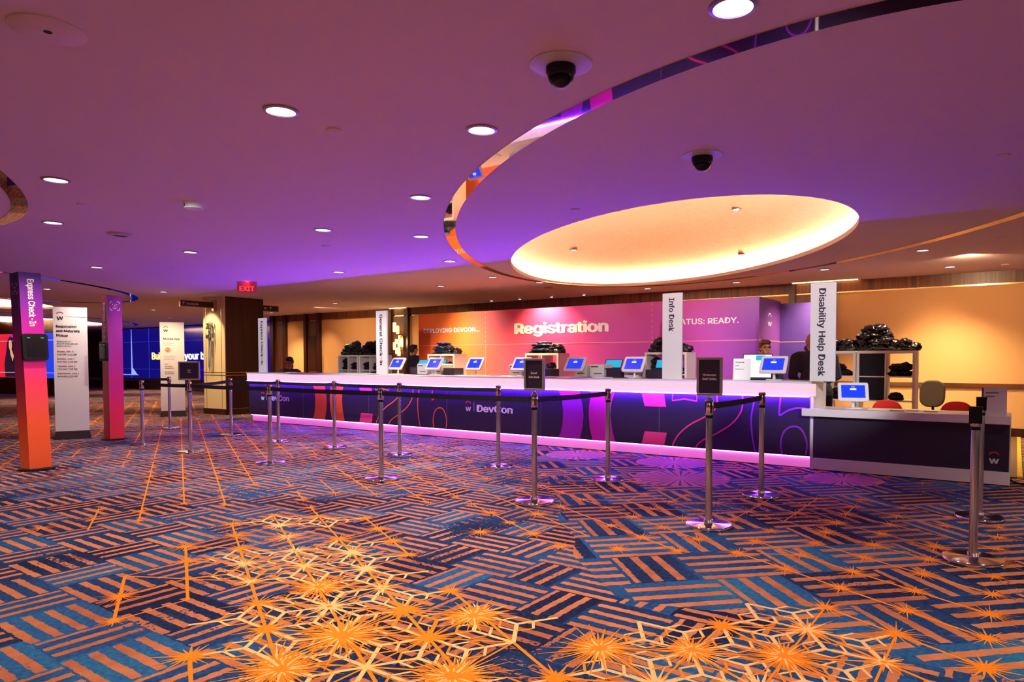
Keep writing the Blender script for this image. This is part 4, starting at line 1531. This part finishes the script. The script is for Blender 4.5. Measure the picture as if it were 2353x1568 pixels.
# ================================================================== SHELVES AND BAGS
def shelf(label, loc, rz=0, closed=()):
    """open cube shelf 2 wide, 4 high, 1.47 m tall; origin at its front bottom left corner"""
    t = thing('cube_shelf', label, 'shelf', loc, rz)
    Wd, H, D, th = .77, 1.45, .39, .038
    b = MB()
    b.box(0, th, 0, D, 0, H - th)
    b.build('side_panel', shelfw, t)
    b = MB()
    b.box(Wd - th, Wd, 0, D, 0, H - th)
    b.build('side_panel', shelfw, t)
    b = MB()
    b.box(0, Wd, 0, D, H - th, H)
    b.build('top_panel', shelfw, t)
    b = MB()
    b.box(Wd / 2 - .009, Wd / 2 + .009, .002, D, 0, H - th)
    b.build('divider', shelfw, t)
    for q in range(4):
        z = [0.0, .36, .715, 1.065][q]
        b = MB()
        b.box(th, Wd - th, .004, D, z, z + .018)
        b.build('shelf_board', shelfw, t)
    for cx, rz_ in closed:
        b = MB()
        z0, z1 = [(0.018, .36), (.378, .715), (.733, 1.065), (1.083, H - th)][rz_]
        b.box(th if cx == 0 else Wd / 2 + .009, Wd / 2 - .009 if cx == 0 else Wd - th, .01, .03, z0, z1)
        b.build('insert_door', black, t, label='black cube insert')
    return t
SH = {}
SH['A'] = (shelf('white cube shelf heaped with bags, left of the General Check-in tower', (-14.36, 11.4, 0)), (-14.36, 11.4))
SH['B'] = (shelf('white cube shelf partly behind the General Check-in tower', (-13.55, 11.4, 0)), (-13.55, 11.4))
SH['C'] = (shelf('white cube shelf with shirts on top before the orange backdrop', (-10.42, 10.62, 0)), (-10.42, 10.62))
SH['D'] = (shelf('white cube shelf behind the Event Info Desk sign', (-7.82, 10.62, 0)), (-7.82, 10.62))
SH['E'] = (shelf('white cube shelf behind the Info Desk tower', (-5.27, 10.62, 0)), (-5.27, 10.62))
SH['F'] = (shelf('white cube shelf behind the Disability Help Desk tower', (-2.72, 10.85, 0)), (-2.72, 10.85))
SH['G'] = (shelf('rightmost white cube shelf with black inserts, right of the Help Desk tower', (-1.94, 10.85, 0), 0, ((0, 3), (0, 2))), (-1.94, 10.85))
def lump(seed, sx, sy, sz):
    bm = bmesh.new()
    bmesh.ops.create_icosphere(bm, subdivisions=4, radius=1)
    for v in bm.verts:
        p = v.co.copy()
        n1 = noise.noise(p * 1.7 + V((seed * 7.3, 0, 0)))
        n2 = 1.5 * noise.noise(p * 4.2 + V((0, seed * 5.1, 0)))
        n3 = abs(noise.noise(p * 8.0 + V((0, 0, seed * 3.7))))
        r = 1 + .22 * n1 + .16 * n2 - .16 * n3
        q = p * r
        if q.z < -.55:
            q.z = -.55 + (q.z + .55) * .2
        v.co = V((q.x * sx, q.y * sy, (q.z + .6) * sz))
    me = bpy.data.meshes.new('plastic_bag')
    bm.to_mesh(me)
    bm.free()
    me.polygons.foreach_set('use_smooth', [True] * len(me.polygons))
    return me
BAGS, SHIRTS = [], []
for q in range(6):
    me = lump(q + 1, .105, .12, .070)
    me.materials.append(bagm)
    BAGS.append(me)
    me = lump(q + 20, .15, .14, .032)
    me.materials.append(shirtm)
    SHIRTS.append(me)
def bag(loc, kind, label, group, sc=1.0):
    me = random.choice(BAGS if kind == 'bag' else SHIRTS)
    o = bpy.data.objects.new('plastic_bag' if kind == 'bag' else 'folded_shirt', me)
    COL.objects.link(o)
    o.location = loc
    o.rotation_euler = (0, 0, random.uniform(0, 6.28))
    o.scale = (sc, sc, sc * random.uniform(.9, 1.2))
    o['label'] = label
    o['category'] = 'bag' if kind == 'bag' else 'shirt'
    o['group'] = group
    o['kind'] = 'thing'
def heap(key, x0, x1, layers, kind, label, group, lh=.075, sc=1.0):
    bx, by = SH[key][1]
    for L, (n, a, c) in enumerate(layers):
        for q in range(n):
            s = (q + .5) / n
            bag((bx + a + (c - a) * s + random.uniform(-.02, .02), by + .19 + random.uniform(-.06, .06), 1.45 + lh * L - .002), kind, label, group, sc)
heap('A', 0, .77, [(5, .04, .76), (4, .12, .70), (3, .22, .58), (1, .34, .5)], 'bag', 'black plastic bag in the heap on top of the leftmost shelf', 'bags on the leftmost shelf', .08)
heap('B', 0, .77, [(5, .04, .76), (4, .06, .66), (4, .06, .56), (3, .12, .48)], 'bag', 'black plastic bag in the heap left of the General Check-in tower', 'bags on the shelf at General Check-in', .075)
heap('C', 0, .77, [(2, .1, .40), (2, .10, .40), (2, .12, .4), (2, .14, .38), (1, .2, .36), (1, .25, .36)], 'shirt', 'navy folded shirt stacked on the shelf before the orange backdrop', 'shirts before the orange backdrop', .042)
heap('C', 0, .77, [(2, .42, .72), (1, .45, .6)], 'bag', 'black plastic bag beside the navy shirts before the orange backdrop', 'bags before the orange backdrop', .065)
heap('D', 0, .77, [(3, .06, .5), (2, .1, .46), (2, .12, .46), (2, .14, .42), (1, .2, .36)], 'shirt', 'navy folded shirt stacked behind the Event Info Desk sign', 'shirts behind the Event Info Desk sign', .045)
heap('D', 0, .77, [(2, .44, .74), (2, .48, .7)], 'bag', 'black plastic bag right of the navy shirts behind the Event Info sign', 'bags behind the Event Info Desk sign', .07)
heap('E', 0, .77, [(5, .04, .76), (4, .08, .62), (2, .14, .46)], 'bag', 'black plastic bag on the shelf behind the Info Desk tower', 'bags behind the Info Desk tower', .07)
heap('F', 0, .77, [(5, .04, .76), (3, .2, .72)], 'bag', 'black plastic bag on the shelf behind the Help Desk tower', 'bags behind the Help Desk tower', .07)
heap('G', 0, .77, [(4, -.04, .46), (3, .0, .42), (3, .04, .38), (2, .1, .34)], 'bag', 'black plastic bag in the tall heap on the rightmost shelf', 'bags in the tall heap on the right', .085, 1.12)
heap('G', 0, .77, [(3, .42, .76), (2, .44, .68)], 'bag', 'black plastic bag on the right end of the rightmost shelf', 'bags at the right end of the rightmost shelf', .06)
def cell(key, cx, row, n, label, group, sc=1.0):
    bx, by = SH[key][1]
    z0 = [0.018, .378, .733, 1.083][row]
    for q in range(n):
        bag((bx + (.205 if cx == 0 else .565) + (.055 if q % 2 else -.055), by + .16 + random.uniform(-.02, .02), z0 + .085 * (q // 2)), 'bag', label, group, sc * .88)
for key, nm in (('A', 'leftmost shelf'), ('B', 'shelf at the General Check-in tower'), ('C', 'shelf before the orange backdrop'), ('D', 'shelf behind the Event Info sign'), ('E', 'shelf behind the Info Desk tower'), ('F', 'shelf behind the Help Desk tower')):
    for cx in (0, 1):
        side = ['left', 'right'][cx]
        n = {'A': (5, 3), 'B': (4, 4), 'C': (4, 4), 'D': (3, 3), 'E': (5, 3), 'F': (3, 3)}[key][cx]
        cell(key, cx, 3, n, 'black plastic bag in the upper %s cube of the %s' % (side, nm), 'bags in the upper %s cube, %s' % (side, nm))
        cell(key, cx, 2, 3, 'black plastic bag in the middle %s cube, %s' % (side, nm), 'bags in the second %s cube, %s' % (side, nm))
cell('G', 1, 3, 4, 'black plastic bag in the upper right cube of the rightmost shelf', 'bags in the upper right cube of the rightmost shelf')
cell('G', 1, 1, 2, 'black plastic bag in the lower right cube of the rightmost shelf', 'bags in the lower right cube of the rightmost shelf')
cell('G', 1, 2, 1, 'black plastic bag in the middle right cube of the rightmost shelf', 'bags in the middle right cube of the rightmost shelf')

# ================================================================== CHAIRS
def chair(label, loc, rz, m, back_z=.98, bw=.42, bh=.42, seat_z=.46):
    """faces local -y"""
    t = thing('office_chair', label, 'chair', loc, rz)
    b = MB()
    b.prism(rrect(.46, .44, .1), (0, 0, seat_z - .06), X, Y, Z, .075)
    b.build('seat', m, t, bevel=.02, smooth=True)
    b = MB()
    o = V((0, .22, back_z - bh / 2))
    b.prism(rrect(bw, bh, .14), o, X, V((0, .12, .99)), Y, .06)
    b.build('backrest', m, t, bevel=.02, smooth=True)
    b = MB()
    b.tube([(0, .20, seat_z - .08), (0, .30, seat_z + .02), (0, .275, back_z - bh / 2)], .02, 8)
    b.build('back_support', black, t)
    b = MB()
    b.lathe([(.03, .08), (.03, seat_z - .06)], n=14)
    b.build('gas_column', black, t)
    for q in range(5):
        a = R(72 * q + 18)
        b = MB()
        b.tube([(0, 0, .09), (.27 * cos(a), .27 * sin(a), .065)], [.025, .016], 8)
        lg = b.build('leg', black, t)
        b = MB()
        b.sphere((.27 * cos(a), .27 * sin(a), .028), .028, 10, 8)
        b.build('caster', black, lg)
    return t
brownm = mat('brown_upholstery', (0.028, 0.013, 0.008), .85, scale=120, bump=.1)
redm = mat('red_upholstery', srgb(232, 40, 22), .7, scale=100)
chair('brown upholstered office chair against the right wall', (-1.12, 11.95, 0), R(-10), brownm, 1.0, .36, .42)
chair('red backed chair behind the middle of the low desk', (-1.29, 9.45, 0), R(180), redm, .83, .34, .34)
chair('red backed chair behind the right end of the low desk', (-.56, 9.45, 0), R(180), redm, .835, .34, .34)
bkm = mat('black_upholstery', (.015, .012, .015), .8)
chair('black office chair under the seated man at the left end', (-14.07, 9.90, 0), R(36), bkm, .98)
b = MB()
b.box(-.12, .12, -.1, .1, 0, .02)
b.box(-.05, .16, -.06, .1, .02, .03)
o = b.build('paper_pile', offwhite, loc=(-1.17, 11.85, .476))
o['label'] = 'papers lying on the brown chair seat'
o['category'] = 'paper'

# ================================================================== PEOPLE
def remesh(mb, vox, name, m, parent, smooth_it=6):
    me = bpy.data.meshes.new('tmp')
    me.from_pydata([tuple(v) for v in mb.v], [], mb.f)
    o = bpy.data.objects.new('tmp', me)
    COL.objects.link(o)
    r = o.modifiers.new('r', 'REMESH')
    r.mode = 'VOXEL'
    r.voxel_size = vox
    s = o.modifiers.new('s', 'SMOOTH')
    s.factor = .5
    s.iterations = smooth_it
    bpy.context.view_layer.update()
    nm = bpy.data.meshes.new_from_object(o.evaluated_get(bpy.context.evaluated_depsgraph_get()))
    bpy.data.objects.remove(o)
    bpy.data.meshes.remove(me)
    nm.name = name
    nm.polygons.foreach_set('use_smooth', [True] * len(nm.polygons))
    nm.materials.clear()
    nm.materials.append(m)
    q = bpy.data.objects.new(name, nm)
    COL.objects.link(q)
    q.parent = parent
    return q
def person(label, loc, rz, sc, pose, head_yaw, head_pitch, shirt, trousers, hair, hair_kind='short', glasses=False, lean=0.0, wide=1.0):
    t = thing('person', label, 'person', loc, rz)
    t.scale = (sc * wide, sc, sc)
    sit = pose == 'sit'
    hz = .56 if sit else .93
    LM = M.Translation((0, 0, hz)) @ M.Rotation(lean, 4, 'X') @ M.Translation((0, 0, -hz))
    dz = hz - .93
    up = lambda x, y, z: LM @ V((x, y, z + dz))
    body, top, leg, hr = MB(), MB(), MB(), MB()
    g = .012
    def torso(mb, e):
        mb.sphere(up(0, 0, 1.30), (.175 + e, .11 + e, .20 + e))
        mb.sphere(up(0, 0, 1.10), (.155 + e, .11 + e, .18 + e))
        mb.sphere(up(0, 0, .96), (.165 + e, .12 + e, .12 + e))
        mb.capsule(up(-.16, 0, 1.42), up(.16, 0, 1.42), .062 + e, .062 + e)
        mb.sphere(up(0, .01, 1.44), (.11 + e, .075 + e, .05 + e))
    torso(body, 0)
    torso(top, g)
    body.capsule(up(0, .01, 1.42), up(0, -.005, 1.54), .058, .052)
    for s in (-1, 1):
        sh = up(.2 * s, 0, 1.41)
        if pose == 'stand':
            el, wr = up(.25 * s, .04, 1.12), up(.25 * s, -.06, .87)
        elif pose == 'desk':
            el, wr = up(.24 * s, -.02, 1.14), up(.14 * s, -.26, 1.10)
        else:
            el, wr = up(.25 * s, -.05, 1.14), up(.12 * s, -.27, 1.06)
        body.capsule(sh, el, .047, .038)
        body.capsule(el, wr, .038, .027)
        top.capsule(sh, el, .06, .052)
        top.capsule(el, el.lerp(wr, .93), .052, .042)
        d = (wr - el).normalized()
        side = d.cross(V((0, 0, 1)) if abs(d.z) < .8 else V((1, 0, 0))).normalized()
        nn = d.cross(side)
        body.capsule(wr, wr + d * .075, .026, .030)
        body.capsule(wr + d * .04 + side * .018, wr + d * .08 + side * .022, .02, .018)
        body.capsule(wr + d * .04 - side * .018, wr + d * .08 - side * .022, .02, .018)
        for k, (off, L) in enumerate(((-.033, .062), (-.011, .078), (.011, .074), (.033, .056))):
            a = wr + d * .088 + side * off
            m_ = a + d * L * .55 + nn * .008
            body.capsule(a, m_, .0098, .009)
            body.capsule(m_, m_ + d * L * .42 + nn * .022, .009, .0078)
        a = wr + d * .03 + side * .034 * s
        m_ = a + d * .035 + side * .026 * s
        body.capsule(a, m_, .013, .011)
        body.capsule(m_, m_ + d * .03 + nn * .008, .011, .009)
        if sit:
            hp, kn, an = V((.09 * s, 0, hz - .02)), V((.11 * s, -.43, .50)), V((.11 * s, -.40, .09))
        else:
            hp, kn, an = V((.09 * s, 0, .92)), V((.10 * s, -.01, .50)), V((.10 * s, .02, .09))
        body.capsule(hp, kn, .082, .056)
        body.capsule(kn, an, .054, .036)
        body.capsule(an + V((0, .03, -.045)), an + V((0, -.15, -.055)), .038, .032)
        leg.capsule(hp, kn, .098, .074)
        leg.capsule(kn, an, .072, .058)
    leg.sphere((0, 0, hz), (.18, .135, .12))
    # head
    HM = LM @ M.Translation((0, -.01, 1.645 + dz)) @ M.Rotation(head_yaw, 4, 'Z') @ M.Rotation(head_pitch, 4, 'X')
    hd = MB()
    hd.sphere((0, .012, .012), (.074, .094, .10), 24, 16)
    hd.sphere((0, -.026, -.052), (.056, .064, .062), 20, 14)
    hd.capsule((0, -.088, .012), (0, -.108, -.022), .010, .0155)
    hd.sphere((0, -.098, -.030), (.017, .014, .010))
    hd.sphere((0, -.080, -.062), (.026, .014, .008))
    hd.sphere((0, -.077, -.076), (.022, .014, .008))
    hd.sphere((0, -.070, -.098), (.022, .018, .016))
    for s in (-1, 1):
        hd.sphere((.076 * s, .014, -.012), (.010, .024, .032))
        hd.sphere((.034 * s, -.076, .034), (.024, .012, .008))
        hd.sphere((.045 * s, -.066, -.025), (.022, .018, .02))
        hd.capsule((.04 * s, .03, -.09), (.02 * s, .02, -.14), .03, .04)
    body.add([HM @ V(v) for v in hd.v], hd.f)
    bo = remesh(body, .0085, 'body', skin, t, 3)
    remesh(top, .011, 'shirt', shirt, t)
    remesh(leg, .012, 'trousers', trousers, t)
    for s in (-1, 1):
        f = MB()
        an = V((.11 * s, -.40, .09)) if sit else V((.10 * s, .02, .09))
        f.capsule(an + V((0, .035, -.045)), an + V((0, -.16, -.05)), .048, .042)
        for q_, v in enumerate(f.v):
            f.v[q_] = (v[0], v[1], max(v[2], 0.0))
        f.build('shoe', black, t, smooth=True)
    if hair_kind != 'bald':
        hh = MB()
        hh.sphere((0, .028, .034), (.086, .098, .092), 24, 16)
        hh.sphere((0, .055, -.01), (.080, .068, .085), 20, 14)
        hh.sphere((.012, -.03, .088), (.068, .066, .036))
        if hair_kind == 'bob':
            hh.sphere((-.02, -.04, .084), (.062, .052, .034))
            hh.sphere((0, .03, .07), (.085, .09, .062))
            for s in (-1, 1):
                hh.sphere((.068 * s, .02, .02), (.022, .045, .05))
        hr.add([HM @ V(v) for v in hh.v], hh.f)
        remesh(hr, .009, 'hair', hair, t, 3)
    e = MB()
    for s in (-1, 1):
        e.sphere((.033 * s, -.082, .013), (.014, .008, .0085), 12, 8)
    b2 = MB()
    b2.add([HM @ V(v) for v in e.v], e.f)
    b2.build('eyes', eyem, t, smooth=True)
    if glasses:
        e = MB()
        for s in (-1, 1):
            e.tube([(.034 * s + .026 * cos(R(a)), -.100, .010 + .019 * sin(R(a))) for a in range(0, 360, 24)], .0022, 6, closed=True)
            e.tube([(.060 * s, -.099, .014), (.078 * s, .02, .010)], .002, 6)
        e.tube([(-.008, -.101, .012), (.008, -.101, .012)], .002, 6)
        b2 = MB()
        b2.add([HM @ V(v) for v in e.v], e.f)
        b2.build('glasses', black, t)
    return t
darkcloth = mat('dark_cloth', (.014, .012, .022), .85, scale=90, bump=.1)
navycloth = mat('navy_cloth', (.02, .02, .055), .85, scale=90, bump=.1)
checkcloth = mat('check_cloth', (.045, .03, .03), .85, var=.6, scale=45)
hairdk = mat('dark_hair', (.012, .008, .006), .6, var=.3, scale=60, bump=.3)
hairbr = mat('brown_hair', (.07, .022, .008), .5, var=.4, scale=60, bump=.3)
person('woman with short brown hair and glasses behind the rightmost counter tablet', (-2.93, 9.70, 0), R(0), .905, 'desk', R(38), R(4), navycloth, darkcloth, hairbr, 'bob', True)
person('seated man with dark hair looking down at the left end of the counter', (-13.95, 9.72, 0), R(36), 1.0, 'sit', R(-6), R(20), checkcloth, darkcloth, hairdk, 'short', True, R(4))
person('seated person with brown hair half hidden by the General Check-in tower', (-10.90, 9.75, 0), R(25), .97, 'sit', R(20), R(20), darkcloth, darkcloth, hairbr, 'short', False, R(4))
chair('black chair under the seated person hidden by the General Check-in tower', (-10.98, 9.93, 0), R(25), bkm, .90)
person('standing man in black seen from behind beside the orange backdrop edge', (-12.44, 12.2, 0), R(165), .97, 'stand', R(0), R(5), darkcloth, darkcloth, hairdk, 'short')
person('bald standing man in black behind the Help Desk tower', (-2.195, 9.50, 0), R(205), .97, 'desk', R(-20), R(8), darkcloth, darkcloth, hairdk, 'bald', False, R(14), 1.22)

# ================================================================== SMALL FLOOR THINGS
t = thing('cable_ramp', 'brown cable ramp with yellow ribbed edge at the right edge behind the desk', 'cable ramp', (0.035, 9.1, 0))
b = MB()
b.box(-.11, -.005, 0, 4.9, 0, .018)
b.build('cover', mat('brown_rubber', (.10, .045, .02), .7), t)
b = MB()
for q in range(60):
    b.box(-.005, .045, .08 * q, .08 * q + .055, 0, .028)
b.build('ribbed_edge', mat('safety_yellow', (.75, .45, .02), .6), t)
b = MB()
b.tube(smooth_pts([(-.03, 8.95), (.02, 8.75), (.10, 8.68), (.22, 8.72), (.5, 8.95)], 6) and [(p[0], p[1], .012) for p in smooth_pts([(-.03, 8.95), (.02, 8.75), (.10, 8.68), (.22, 8.72), (.5, 8.95)], 6)], .009, 8)
o = b.build('power_cord', black, smooth=True)
o['label'] = 'black power cord on the carpet at the right end of the low desk'
o['category'] = 'cord'
o['kind'] = 'thing'
b = MB()
b.tube([(p[0], p[1], z) for p, z in zip([(-4.80, 9.0), (-4.76, 9.02), (-4.70, 9.0), (-4.67, 8.95), (-4.66, 8.9)], [1.23, 1.21, 1.15, 1.09, 1.064])], .005, 6)
o = b.build('power_cord', black, smooth=True)
o['label'] = 'thin black cable looping down from the cyan laptop right of the Event Info Desk sign'
o['category'] = 'cord'
o['kind'] = 'thing'
